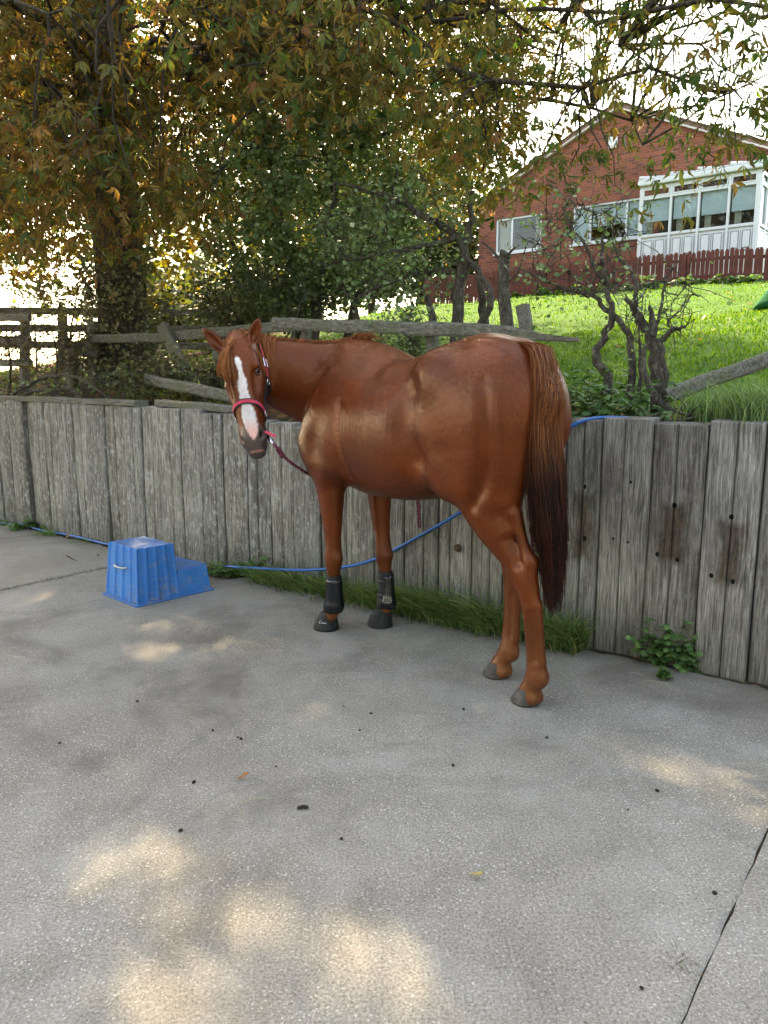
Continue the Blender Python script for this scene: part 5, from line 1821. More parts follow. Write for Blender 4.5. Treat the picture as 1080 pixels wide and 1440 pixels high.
        F.loft([tuple(base + ax_ * ln * t + op * (.022 + .004 * t)) + (a, b) for t, a, b in [(.16, .016, .012), (.38, .024, .024), (.6, .022, .024), (.8, .015, .015), (.95, .008, .005)]], op, k=0.008, sub=True)
    F.g[:, :, 0:int((0.012 + 0.02) / F.h)] = 0.05
    return F


_F = build_field()
HV, HQ = _F.mesh()
del _F
HV = laplace(HV, HQ, 3, 0.5)


def sstep(a, b, x):
    t = np.clip((x - a) / (b - a), 0, 1)
    return t * t * (3 - 2 * t)


def horse_cols(V):
    n = len(V)
    q = V - hP
    l, d, nn = q @ hL, q @ hD, q @ hN
    head = (d > -.2) & (d < .75) & (np.abs(l) < .2) & (nn > -.18)
    base = np.tile(np.array([.104, .0195, .0042]), (n, 1))
    # lighter underside of flank and lower legs, darker top line: coat colour, not shade
    z = V[:, 2]
    leg = sstep(.62, .30, z)
    base = base * (1 - leg[:, None]) + leg[:, None] * np.array([.100, .0245, .0068])
    feath = sstep(.22, .10, z) * sstep(.0, .1, z + .06)
    base = base * (1 - .55 * feath[:, None]) + .55 * feath[:, None] * np.array([.16, .060, .024])
    # blaze: half-width and centre along the nose
    dd = np.array([.135, .15, .17, .20, .225, .26, .275, .31, .35, .40, .45, .49, .52, .55, .575, .60])
    hw = np.array([.002, .017, .015, .011, .014, .018, .027, .027, .024, .029, .034, .039, .034, .026, .022, .004])
    cc = np.array([.012, .012, .016, .018, .020, .018, .010, .010, .012, .012, .012, .012, .016, .018, .018, .016])
    wob = .0018 * np.sin(d * 190 + 2 * l * 100) + .0025 * np.sin(d * 71 + 1)
    m = sstep(.0045, -.0045, np.abs(l - np.interp(d, dd, cc)) - np.interp(d, dd, hw) - wob) * (nn > .0) * head
    m *= sstep(.13, .137, d) * sstep(.605, .59, d)
    grey = sstep(.49, .56, d) * head
    base = base * (1 - grey[:, None]) + grey[:, None] * np.array([.062, .052, .048])
    wing = sstep(.03, .0, np.abs(np.abs(l) - .035) ) * sstep(.50, .52, d) * sstep(.60, .55, d) * head
    base = base * (1 - .5 * wing[:, None]) + .5 * wing[:, None] * np.array([.22, .19, .17])
    white = np.array([.62, .58, .56]); pink = np.array([.62, .36, .32])
    wp = sstep(.47, .55, d)[:, None]
    base = base * (1 - m[:, None]) + m[:, None] * (white * (1 - wp) + pink * wp)
    lip = sstep(.650, .656, d) * sstep(.668, .661, d) * head * (nn > -.02) * sstep(.042, .030, np.abs(l - .008)) * .8
    base = base * (1 - lip[:, None]) + lip[:, None] * np.array([.42, .19, .15])
    # dark skin round the eyes; nostril openings painted dark for the shade inside
    for sq in (1, -1):
        e = np.linalg.norm(np.stack([l - sq * .102, (d - .228), nn - .03], 1), axis=1)
        ek = sstep(.036, .018, e)[:, None] * .6
        base = base * (1 - ek) + ek * np.array([.02, .013, .011])
        e = np.linalg.norm(np.stack([l - sq * (.062 - .25 * (d - .56)), (d - .560) * .45, (nn - .05) * .3], 1), axis=1)
        ek = (sstep(.019, .011, e) * (nn > .005))[:, None] * .95
        base = base * (1 - ek) + ek * np.array([.010, .009, .009])
    # chestnuts (callosities) inside the fore legs, dark spots on the haunch, girth mark
    for c, r, col in (((.552, -.105, .56), .022, (.16, .14, .125)), ((.555, -.100, .535), .018, (.16, .14, .125))):
        ek = sstep(1.1, .7, np.linalg.norm((V - np.array(c)) / np.array([r, r * 1.3, r * 1.2]), axis=1))[:, None] * .8
        base = base * (1 - ek) + ek * np.array(col)
    for c, r in (((-.665, .24, 1.02), .028), ((-.50, .26, 1.49), .02), ((-.33, .27, 1.36), .03), ((-.60, .27, 1.55), .02), ((-.645, .25, .99), .016)):
        ek = sstep(1.3, .5, np.linalg.norm((V - np.array(c)) / r, axis=1))[:, None] * .4
        base = base * (1 - ek) + ek * np.array([.045, .016, .009])
    gx = V[:, 0] - np.interp(z, [.85, 1.0, 1.2, 1.35], [.37, .40, .425, .43])
    gm = sstep(.016, .006, np.abs(gx)) * sstep(1.0, 1.08, z) * sstep(1.33, 1.25, z) * (V[:, 1] > .1)
    gm *= .5 + .5 * np.sin(z * 210)
    base = base * (1 - .5 * gm[:, None]) + .5 * gm[:, None] * np.array([.26, .095, .035])
    return base


def mat_coat():
    m = NM('chestnut coat', 0.36, 0.55)
    a = m.n('ShaderNodeAttribute', attribute_name='tint')
    v = m.coord('Object')
    big = m.noise(v, 5.0, 4, 0.6)
    fine = m.noise(m.coord('Object', (240, 240, 45)), 1.0, 3, 0.6)
    c = m.mix(1.0, a.outputs['Color'], m.ramp(big, [(0.30, .70), (0.70, 1.30)]), 'MULTIPLY')
    c = m.mix(1.0, c, m.ramp(fine, [(0.25, .78), (0.75, 1.22)]), 'MULTIPLY')
    m.color(c)
    m.b.inputs['Specular Tint'].default_value = (1.0, .55, .38, 1)
    m.b.inputs['Sheen Weight'].default_value = 0.03
    m.b.inputs['Sheen Roughness'].default_value = 0.4
    m.b.inputs['Sheen Tint'].default_value = (1, .75, .6, 1)
    m.rough(m.ramp(m.noise(v, 9, 3), [(0.3, .27), (0.7, .40)]))
    b1 = m.bump(m.noise(v, 26, 4, 0.6), 0.18, 0.01)
    m.bump(fine, 0.16, 0.002, b1)
    return m.m


horse = empty('horse', tuple(HO), math.atan2(HA[1], HA[0]))
tag(horse, 'chestnut horse with a white blaze tied beside the timber wall, looking back over its shoulder', 'horse')
MC = mat_coat()
HCOL = horse_cols(HV)
link('body', fast_mesh('body', HV, HQ, True, HCOL), MC, horse)


def quad_normals(V, Q):
    fn = np.cross(V[Q[:, 2]] - V[Q[:, 0]], V[Q[:, 3]] - V[Q[:, 1]])
    N = np.zeros_like(V)
    for k in range(4):
        for j in range(3): N[:, j] += np.bincount(Q[:, k], fn[:, j], len(V))
    return N / (np.linalg.norm(N, axis=1, keepdims=True) + 1e-12)


# the short coat: fine hairs lying along the body, backwards and down
HNR = quad_normals(HV, HQ)
rf_ = np.random.default_rng(8)
ci_ = rf_.choice(np.where(HV[:, 2] > .07)[0], 120000)
cp, cn = HV[ci_], HNR[ci_]
hq = cp - hP; hl_, hdn, hnn = hq @ hL, hq @ hD, hq @ hN
onhead = ((hdn > .0) & (hdn < .70) & (np.abs(hl_) < .13) & (hnn > -.16))[:, None]
flow = np.where(onhead, hD[None, :], np.array([[-.85, 0, -.45]]))
flow = np.where((cp[:, 2:3] < .85) & ~onhead, np.array([[-.15, 0, -1.0]]), flow) + rf_.normal(size=cp.shape) * .22
flow -= cn * np.sum(flow * cn, 1, keepdims=True); flow /= np.linalg.norm(flow, axis=1, keepdims=True) + 1e-9
wdt = np.cross(cn, flow)
cp = cp + wdt * rf_.uniform(-.003, .003, (len(cp), 1)) + flow * rf_.uniform(-.003, .003, (len(cp), 1)) + cn * .0002
ln_c = rf_.uniform(.008, .017, (len(cp), 1)) * np.where(onhead, .6, 1.0)
w_c = rf_.uniform(.0006, .0012, (len(cp), 1))
CV = np.stack([cp - wdt * w_c, cp + wdt * w_c, cp + flow * ln_c + cn * ln_c * .13], 1).reshape(-1, 3)
CCc = HCOL[ci_] * rf_.uniform(.65, 1.45, (len(cp), 1))
coat = link('coat_hair', fast_mesh('coat_hair', CV, np.arange(len(CV)).reshape(-1, 3), False, np.repeat(CCc, 3, 0)), MC, horse)
tag(coat, kind='stuff')
# ------------------------------------------------------------------ horse: hooves, eyes, hair
from mathutils.bvhtree import BVHTree
HBVH = BVHTree.FromPolygons([tuple(v) for v in HV], [tuple(int(i) for i in q) for q in HQ])


def snap(p, off=0.0):
    """nearest point of the horse's skin, pushed out by off; and the normal there"""
    co, no, _, _ = HBVH.find_nearest(Vector(tuple(p)))
    n = np.array(no)
    if n @ (np.asarray(p) - np.array(co)) < 0 and np.linalg.norm(np.asarray(p) - np.array(co)) > .004: n = -n if False else n
    return np.array(co) + n * off, n


def mat_hoof():
    m = NM('hoof horn', 0.6, 0.35)
    v = m.coord('Object')
    c = m.ramp(m.noise(m.coord('Object', (6, 6, 60)), 1.0, 4, .6), [(0.3, (.022, .020, .018)), (0.7, (.070, .062, .055))])
    c = m.mix(m.math('MULTIPLY', m.ramp(m.noise(v, 14, 4), [(0.5, 0.0), (0.7, 1.0)]), .5), c, (.13, .11, .09))
    m.color(c); m.bump(m.noise(m.coord('Object', (8, 8, 160)), 1.0, 3), .3, .003); return m.m


M_HOOF = mat_hoof()
for cx, cy in ((-.748, .070), (-.445, -.072)):
    rs = []
    for z, lx, ly, sh in ((.002, .074, .062, .0), (.012, .076, .064, .0), (.045, .064, .056, -.012), (.068, .056, .050, -.020), (.078, .050, .046, -.024)):
        ring = []
        for k in range(24):
            a = 2 * math.pi * k / 24
            x = math.cos(a) * lx; y = math.sin(a) * ly
            if x < 0:
                x *= .78                       # flat heel side
                if abs(math.sin(a)) < .35: x += .016 * (1 - abs(math.sin(a)) / .35)
            ring.append((cx + x + sh, cy + y, z * (1 - .28 * max(0, -math.cos(a)) * (z > .03))))
        rs.append(ring)
    m_ = MB(); m_.rings(rs); m_.build('hoof', M_HOOF, horse, True)

M_EYE = NM('eye', 0.06, 0.6); M_EYE.color((.012, .007, .005)); M_EYE = M_EYE.m
for q in (1, -1):
    c, n = snap(hd(q * .115, .228, .030), 0)
    bm = bmesh.new(); bmesh.ops.create_uvsphere(bm, u_segments=16, v_segments=10, radius=1.0)
    M3 = Matrix([list(r) for r in np.stack([hN * .021, hL * .017, hD * .020], 1)]).to_4x4()
    M3.translation = Vector(tuple(c - n * .010)); bm.transform(M3)
    me = bpy.data.meshes.new('eye'); bm.to_mesh(me); bm.free(); me.polygons.foreach_set('use_smooth', [True] * len(me.polygons))
    link('eye', me, M_EYE, horse)
    # lids: small folds of skin above and below
    for up in (1, -1):
        P = []
        for t in np.linspace(-1, 1, 9):
            p = c + hN * (t * .024) * 1.0 + hD * (-up * .017 * (1 - t * t) ** .5 - up * .002)
            P.append(snap(p, .0015)[0])
        m_ = MB(); m_.tube(P, [.002, .004, .005, .0055, .0055, .0055, .005, .004, .002], 6)
        o = m_.build('eyelid', None, horse, True)
        me = o.data; at_ = me.attributes.new('tint', 'FLOAT_COLOR', 'POINT'); at_.data.foreach_set('color', np.tile(np.array([.05, .022, .013, 1], np.float32), len(me.vertices)))
        me.materials.append(MC)


def strands(paths, r0, cols0, cols1, name, mat, parent, taper=.35, nside=3):
    """paths (n,m,3): hair as thin three-sided tubes, colour from root to tip"""
    n, m, _ = paths.shape
    T = np.gradient(paths, axis=1); T /= np.linalg.norm(T, axis=2, keepdims=True) + 1e-9
    ref = np.array([.31, .87, .22]); A = np.cross(T, ref); A /= np.linalg.norm(A, axis=2, keepdims=True) + 1e-9
    B = np.cross(T, A)
    t = np.linspace(0, 1, m)[None, :, None]
    rad = (np.asarray(r0).reshape(-1, 1, 1)) * (1 - (1 - taper) * t ** 2)
    V = np.zeros((n, m, nside, 3))
    for k in range(nside):
        w = 2 * math.pi * k / nside
        V[:, :, k] = paths + rad * (math.cos(w) * A + math.sin(w) * B)
    C = cols0[:, None, None, :] * (1 - t[..., None]) + cols1[:, None, None, :] * t[..., None]
    C = np.broadcast_to(C, (n, m, nside, 3))
    f = []
    for i in range(m - 1):
        for k in range(nside):
            k2 = (k + 1) % nside
            f.append((i * nside + k, i * nside + k2, (i + 1) * nside + k2, (i + 1) * nside + k))
    F = (np.array(f)[None] + (np.arange(n) * m * nside)[:, None, None]).reshape(-1, 4)
    return link(name, fast_mesh(name, V.reshape(-1, 3), F, True, C.reshape(-1, 3)), mat, parent)


def mat_hair():
    m = NM('horse hair', 0.5, 0.18)
    a = m.n('ShaderNodeAttribute', attribute_name='tint')
    m.color(a.outputs['Color'])
    return m.m


M_HAIR = mat_hair()


def hair_paths(ctrl, m):
    """ctrl (n,c,3) control points -> smooth paths (n,m,3)"""
    n, c, _ = ctrl.shape
    t = np.linspace(0, c - 1 - 1e-6, m)
    i = t.astype(int); f = (t - i)[None, :, None]
    P = np.concatenate([2 * ctrl[:, :1] - ctrl[:, 1:2], ctrl, 2 * ctrl[:, -1:] - ctrl[:, -2:-1]], 1)
    p0, p1, p2, p3 = P[:, i], P[:, i + 1], P[:, i + 2], P[:, i + 3]
    return .5 * (2 * p1 + (-p0 + p2) * f + (2 * p0 - 5 * p1 + 4 * p2 - p3) * f ** 2 + (-p0 + 3 * p1 - 3 * p2 + p3) * f ** 3)


rh = np.random.default_rng(99)
# tail
dock = np.array([snap((x, 0, z), 0)[0] for x, z in ((-.60, 1.62), (-.64, 1.575), (-.69, 1.51), (-.73, 1.44))])
m_ = MB(); P = catmull(np.vstack([dock + np.array([.02, 0, -.01]), [[-.765, 0, 1.36], [-.775, 0, 1.22], [-.78, 0, 1.12]]]), 3)
m_.tube(P, list(np.interp(np.linspace(0, 1, len(P)), [0, .3, .8, 1], [.02, .032, .026, .01])), 8)
n = 6500
u = rh.uniform(0, 1, n) ** .85
ci = u * 3.4
dk = np.vstack([dock, [[-.765, 0, 1.36]]])
root = np.array([[np.interp(c, range(5), dk[:, j]) for j in range(3)] for c in ci])
sidev = rh.normal(size=n) * .42
sidev = np.clip(sidev, -1, 1)
root[:, 1] += sidev * .040
root[:, 0] += .010
lock = rh.integers(0, 140, n)                      # hairs gather into locks
la = rh.uniform(-1, 1, 140); lb = rh.uniform(-1, 1, 140); ll = rh.uniform(.0, 1.0, 140)
sv = .75 * la[lock] + .25 * sidev + rh.normal(size=n) * .05
bv = lb[lock] * .6 + rh.normal(size=n) * .25
L = .40 + .30 * ll[lock] ** 1.4 + .10 * np.abs(sv) + rh.exponential(.07, n)
L = np.where(rh.uniform(0, 1, n) < .10, L + rh.uniform(0, .35, n), L)
z1 = np.minimum(root[:, 2] - .10, 1.36)
ct = np.zeros((n, 6, 3))
ct[:, 0] = root
ct[:, 1] = np.stack([np.minimum(root[:, 0] - .035, -.735) - .02 * np.abs(bv), sidev * .050 + sv * .036 + .022, root[:, 2] - .055 - .03 * u], 1)
ct[:, 2] = np.stack([-.775 - .035 * bv, sv * .094 + sidev * .01 + .046, 1.24 + .0 * u], 1)
ct[:, 3] = np.stack([-.790 - .045 * bv, sv * .104 + .046, 1.02 + .0 * u], 1)
ct[:, 4] = np.stack([-.815 - .045 * bv, sv * .094 + .036, .78 + .0 * u], 1)
ct[:, 5] = np.stack([-.838 - .030 * bv, sv * .060 + .022, np.minimum(L, .76)], 1)
ct[:, 3:, :2] += rh.normal(size=(n, 3, 2)) * .010
pth = hair_paths(ct, 14)
top = ramp_cols(n, [(.060, .014, .005), (.135, .034, .009), (.27, .080, .020), (.12, .030, .009), (.36, .125, .035)], rh, .25)
dark = np.clip(1.12 - np.abs(sv) * .55 + rh.normal(size=n) * .25, 0, 1)[:, None]
dark = np.where(rh.uniform(0, 1, (n, 1)) < .16, .12, dark)
tip = dark * np.array([.006, .004, .0035]) + (1 - dark) * np.array([.085, .020, .009])
strands(pth, rh.uniform(.0008, .0014, n), top, tip, 'tail', M_HAIR, horse, .45)
# make the colour turn dark below the dock rather than evenly
tl = bpy.data.objects['tail'].data
co = np.zeros(len(tl.vertices) * 3, np.float32); tl.vertices.foreach_get('co', co); zz = co.reshape(-1, 3)[:, 2]
w = sstep(1.30, .98, zz).reshape(n, 14, 3)
C = top[:, None, None, :] * (1 - w[..., None]) + tip[:, None, None, :] * w[..., None]
redd = sstep(.62, .48, zz).reshape(n, 14, 3)[..., None] * .4
C = C * (1 - redd) + redd * np.array([.040, .015, .010])
c4 = np.ones((len(zz), 4), np.float32); c4[:, :3] = C.reshape(-1, 3)
tl.attributes['tint'].data.foreach_set('color', c4.ravel())

MANEC = [(.13, .034, .010), (.21, .058, .016), (.32, .105, .034)]
# mane: the part behind the ears falls to the near side, the rest to the far side
crest = catmull([hd(0, .015, -.075), (1.075, .30, 1.672), (.95, .18, 1.652), (.78, .06, 1.634), (.62, 0, 1.622), (.52, 0, 1.640)], 10)
crest = np.array([snap(p + np.array([0, 0, .03]), 0)[0] for p in crest])
n = 2100
u = rh.uniform(0, 1, n)
near = u < .30
root = np.array([[np.interp(a * (len(crest) - 1), range(len(crest)), crest[:, j]) for j in range(3)] for a in u]) + rh.normal(size=(n, 3)) * np.array([.006, .006, .002])
tan = np.array([crest[min(int(a * (len(crest) - 1)) + 1, len(crest) - 1)] - crest[int(a * (len(crest) - 1))] for a in u]); tan /= np.linalg.norm(tan, axis=1, keepdims=True) + 1e-9
lft = np.cross(np.tile([0, 0, 1.0], (n, 1)), tan); lft /= np.linalg.norm(lft, axis=1, keepdims=True) + 1e-9      # tan runs back to the withers
sidew = np.where(near, -1.0, 1.0)[:, None] * lft
# near side = towards the horse's left
chk = sidew[near][:, 1].mean()
if chk < 0: sidew = -sidew
lock = (u * 60).astype(int); lj = rh.normal(size=61)
ln = np.where(near, .20 + .05 * lj[lock] * .5, .15 + .03 * lj[lock]) + rh.normal(size=n) * .02
ln = np.maximum(ln, .05)
sw = (lj[lock] * .25)[:, None] * tan
ct = np.stack([root, root + sidew * .030 + np.array([0, 0, .012]), root + sidew * .075 + np.array([0, 0, -.045]) + sw * .02, root + sidew * .105 - np.array([0, 0, 1.0]) * ln[:, None] + sw * .07], 1)
ct = ct + rh.normal(size=ct.shape) * np.array([0, .004, .006, .010])[None, :, None]
for i in np.where(near)[0]:
    for k in (2, 3):
        c, nn_ = snap(ct[i, k], 0)
        if (ct[i, k] - c) @ nn_ < .006: ct[i, k] = c + nn_ * rh.uniform(.005, .012)
        else: ct[i, k] = c + nn_ * min((ct[i, k] - c) @ nn_, rh.uniform(.010, .032))
c0 = ramp_cols(n, MANEC, rh, .25)
strands(hair_paths(ct, 9), rh.uniform(.0010, .0018, n), c0, c0 * 1.15, 'mane', M_HAIR, horse)
# short tuft standing on the withers
n = 260
root = np.array([snap((x, y, 1.72), -.004)[0] for x, y in zip(rh.uniform(.47, .62, n), rh.normal(size=n) * .010)])
e = root + np.stack([-rh.uniform(.0, .06, n), rh.normal(size=n) * .02 - .01, rh.uniform(.015, .045, n)], 1)
ct = np.stack([root, (root + e) / 2 + np.array([0, 0, .012]), e + np.stack([-rh.uniform(0, .03, n), rh.normal(size=n) * .02 - .02, -rh.uniform(0, .03, n)], 1)], 1)
c0 = ramp_cols(n, MANEC, rh, .25)
strands(hair_paths(ct, 6), rh.uniform(.0009, .0014, n), c0, c0, 'withers_tuft', M_HAIR, horse)
# forelock falling over the right eye
n = 1300
root = np.array([hd(l, d, .02) for l, d in zip(rh.normal(size=n) * .036 - .002, rh.uniform(-.02, .05, n))])
root = np.array([snap(p, -.002)[0] for p in root])
lk_ = rh.integers(0, 14, n); lo = rh.normal(size=14)
ex = -.072 + .045 * lo[lk_] * .9 + rh.normal(size=n) * .008
ln = np.clip(.21 + .05 * rh.normal(size=14)[lk_] + rh.normal(size=n) * .02, .08, .33)
ct = np.zeros((n, 5, 3)); ct[:, 0] = root
for k, (f1, f2) in enumerate(((.15, .2), (.5, .45), (.85, .72), (1.0, 1.0)), 1):
    for i in range(n):
        p = hd(ex[i] * f1 - .01, .03 + ln[i] * f2, .14)
        c, nn_ = snap(hd(ex[i] * f1 - .01, .03 + ln[i] * f2, .11), 0)
        ct[i, k] = c + nn_ * (.005 + .016 * (lk_[i] % 5) / 5 + .006 * rh.uniform())
c0 = ramp_cols(n, [(.11, .030, .009), (.22, .068, .02), (.36, .145, .05)], rh, .2) * (.65 + .7 * rh.uniform(0, 1, 14)[lk_])[:, None]
strands(hair_paths(ct, 9), rh.uniform(.0009, .0014, n), c0, c0 * 1.1, 'forelock', M_HAIR, horse)

# ------------------------------------------------------------------ headcollar, boots, rope
M_BLK = plain('black webbing', (.012, .012, .014), 0.6, 0.4, 0.2, 40)
M_PINK = plain('pink webbing', (.52, .035, .075), 0.6, 0.35, 0.12, 60)
M_SILV = plain('nickel fitting', (.55, .55, .56), 0.25, 0.5, 0.1, 20, 1.0)


def ribbon(P, N, w, th, name, mat, parent, closed=False):
    """flat strap along P with outward normals N"""
    P = np.asarray(P); N = np.asarray(N); n = len(P)
    rs = []
    for i in range(n):
        if closed: t = P[(i + 1) % n] - P[i - 1]
        else: t = P[min(i + 1, n - 1)] - P[max(i - 1, 0)]
        t = unit(t); nn = unit(N[i] - t * (N[i] @ t)); s_ = np.cross(t, nn)
        rs.append([P[i] - s_ * w / 2, P[i] + s_ * w / 2, P[i] + s_ * w / 2 + nn * th, P[i] - s_ * w / 2 + nn * th])
    m_ = MB()
    if closed: rs.append(rs[0]); m_.rings(rs, True, False, False)
    else: m_.rings(rs)
    return m_.build(name, mat, parent)


def headpath(pts, off, n=6, smooth=2):
    """path through head points (l, d, n) laid on the skin"""
    Q = catmull([hd(*p) for p in pts], n)
    P, N = [], []
    for q in Q:
        c, nn = snap(q, off); P.append(c); N.append(nn)
    P, N = np.array(P), np.array(N)
    for _ in range(smooth):
        P[1:-1] = (P[:-2] + 2 * P[1:-1] + P[2:]) / 4; N[1:-1] = (N[:-2] + 2 * N[1:-1] + N[2:]) / 4
    return P, N


halter = empty('headcollar', tuple(h2w(hd(0, .4, -.02)) ), math.atan2(HA[1], HA[0]))
tag(halter, 'black and pink headcollar on the horse head', 'headcollar')
hc0 = hd(0, .4, -.02)


def hpart(P, N, w, th, name, mat, parent=None, closed=False):
    return ribbon(P - hc0, N, w, th, name, mat, parent or halter, closed)


nose = [(-.085, .455, -.02), (-.075, .425, .02), (-.05, .395, .06), (0, .383, .09), (.05, .395, .06), (.075, .425, .02), (.085, .455, -.02)]
P, N = headpath(nose, .003)
nb = hpart(P, N, .030, .005, 'noseband', M_BLK)
P2, N2 = headpath(nose, .0085)
hpart(P2, N2, .017, .003, 'pink_strip', M_PINK, nb)
chin = [(-.085, .455, -.02), (-.06, .48, -.06), (0, .49, -.085), (.06, .48, -.06), (.085, .455, -.02)]
P, N = headpath(chin, .006); hpart(P, N, .024, .005, 'chin_strap', M_BLK)
for q in (1, -1):
    ck = [(q * .085, .455, -.02), (q * .10, .38, -.045), (q * .12, .29, -.07), (q * .12, .20, -.065), (q * .11, .12, -.06), (q * .09, .055, -.075)]
    P, N = headpath(ck, .003); cs = hpart(P, N, .024, .005, 'cheek_strap', M_BLK)
    P2, N2 = headpath(ck, .0085); k = len(P2) // 2; hpart(P2[k:], N2[k:], .013, .003, 'pink_strip', M_PINK, cs)
    th_ = [(q * .12, .27, -.075), (q * .09, .29, -.13), (q * .03, .29, -.19)]
    P, N = headpath(th_, .003); hpart(P, N, .022, .005, 'throat_strap', M_BLK)
    for c, r in (((q * .085, .455, -.02), .019), ((q * .12, .275, -.072), .017)):     # square rings
        p, nn = snap(hd(*c), .010); a = unit(np.cross(nn, hD)); b = np.cross(nn, a)
        m_ = MB(); L_ = [p + r * (math.cos(w) * a + math.sin(w) * b) - hc0 for w in np.linspace(0, 2 * math.pi, 17)]
        m_.tube(L_, .0035, 6, False); m_.build('ring', M_SILV, halter, True)
    p, nn = snap(hd(q * .12, .165, -.063), .010); a = unit(np.cross(nn, hD)); b = unit(np.cross(nn, a))
    m_ = MB(); L_ = [p + x * a + y * b - hc0 for x, y in ((-.017, -.024), (.017, -.024), (.017, .024), (-.017, .024), (-.017, -.024))]
    m_.tube(L_, .003, 5, True); m_.tube([p - .017 * a - hc0, p + .017 * a - hc0], .0025, 5); m_.build('buckle', M_SILV, halter)
hd_p = [(.09, .055, -.075), (.06, .015, -.09), (0, -.005, -.10), (-.06, .015, -.09), (-.09, .055, -.075)]
P, N = headpath(hd_p, .004); hpart(P, N, .026, .005, 'headpiece', M_BLK)
# the loop under the chin with its clip
ring_p = hd(.035, .515, -.112)
P, N = headpath([(.03, .48, -.075), (.03, .50, -.085)], .006, 3, 0)
m_ = MB(); m_.tube([ring_p + .02 * (math.cos(w) * hN + math.sin(w) * hD) - hc0 for w in np.linspace(0, 2 * math.pi, 15)], .0035, 6, False); m_.build('ring', M_SILV, halter, True)
tb = at(373, 607, 4.19); te = at(388, 614, 4.16)
fl_ = np.array([to_h(tb), to_h((tb + te) / 2), to_h(te)])
ribbon(fl_ - hc0, np.array([dir_h([0, -1, .2])] * 3), .014, .004, 'strap_end', M_PINK, halter)

# lead rope to the wall
M_ROPE = NM('maroon rope', .85, .2)
v = M_ROPE.coord('Object'); wv = M_ROPE.n('ShaderNodeTexWave', bands_direction='DIAGONAL'); wv.inputs['Scale'].default_value = 55; wv.inputs['Distortion'].default_value = 1.0
M_ROPE.l(v, wv.inputs[0]); M_ROPE.color(M_ROPE.ramp(wv.outputs['Fac'], [(0.35, (.055, .010, .022)), (0.6, (.17, .022, .05)), (0.9, (.30, .10, .13))])); M_ROPE.bump(wv.outputs['Fac'], .6, .004); M_ROPE = M_ROPE.m


def twist_rope(P, r, name, parent, turns=70, base=None):
    """two-strand twisted rope along a path"""
    Q = catmull(P, 14)
    base = Q[0] if base is None else base
    d = np.concatenate([[0], np.cumsum(np.linalg.norm(np.diff(Q, axis=0), axis=1))])
    n = int(d[-1] / .008); s_ = np.linspace(0, d[-1], n)
    C = np.stack([np.interp(s_, d, Q[:, j]) for j in range(3)], 1)
    T = np.gradient(C, axis=0); T /= np.linalg.norm(T, axis=1, keepdims=True)
    A = np.cross(T, [.3, .2, .93]); A /= np.linalg.norm(A, axis=1, keepdims=True); B = np.cross(T, A)
    m_ = MB()
    for k in (0, math.pi):
        w = (s_ * turns * 2 + k)[:, None]
        m_.tube(C + r * .5 * (np.cos(w) * A + np.sin(w) * B) - base, r * .68, 6)
    return m_.build(name, M_ROPE, parent, True)


rope = empty('lead_rope', tuple(h2w(ring_p)))
tag(rope, 'maroon lead rope running from the headcollar to the wall', 'rope')
rb = h2w(ring_p)
RG = bq(590, 655, -.045)
RP = [rb + np.array([0, 0, -.03]), at(386, 625, 4.17), at(400, 643, 4.22), at(420, 658, 4.32), at(445, 671, 4.50), at(500, 683, 4.66), at(560, 672, 4.62), RG]
twist_rope(RP, .009, 'rope', rope, base=rb)
m_ = MB(); m_.tube([rb * 0, at(383, 622, 4.17) - rb, at(388, 629, 4.18) - rb], [.006, .008, .006], 8); m_.build('trigger_clip', M_SILV, rope, True)
m_ = MB()
for k in range(14):
    t = k / 13; p = at(391 + 6 * t, 632 + 9 * t, 4.19 + .02 * t) - rb
    m_.tube([p + .013 * np.array([math.cos(w), .3, math.sin(w)]) for w in np.linspace(0, 2 * math.pi, 7)], .004, 4, False)
m_.build('whipping', M_ROPE, rope, True)
twist_rope([RG, bq(588, 668, -.05), bq(586, 690, -.045), bq(588, 720, -.045), bq(588, 738, -.045), bq(591, 741, -.045), bq(590, 720, -.05), bq(589, 700, -.05)], .006, 'hanging_end', rope, base=rb)
rg = empty('tie_ring', tuple(RG)); tag(rg, 'metal tie ring on the wall hidden behind the horse belly', 'ring')
M_RUST = plain('rusty iron', (.09, .05, .035), .8, .3, .4, 40, .3, .3)
m_ = MB(); m_.tube([.028 * (math.cos(w) * WT + math.sin(w) * np.array([0, 0, 1.])) for w in np.linspace(0, 2 * math.pi, 15)], .004, 6, False); m_.build('ring', M_RUST, rg, True)
m_ = MB(); m_.tube([np.array([0, 0, .028]), np.array([0, 0, .028]) + WN * .07], .005, 6); m_.build('staple', M_RUST, rg, True)

# boots
M_BOOT = plain('black neoprene', (.004, .0045, .006), .55, .4, .3, 30, bump=.15)
M_SHELL = NM('glossy black shell', .18, .6); M_SHELL.color((.003, .004, .007)); M_SHELL = M_SHELL.m
M_RUB = plain('grey rubber', (.012, .0125, .013), .65, .35, .3, 24, bump=.2)
M_LOGO = plain('white print', (.55, .55, .53), .5, .4, .1, 30)


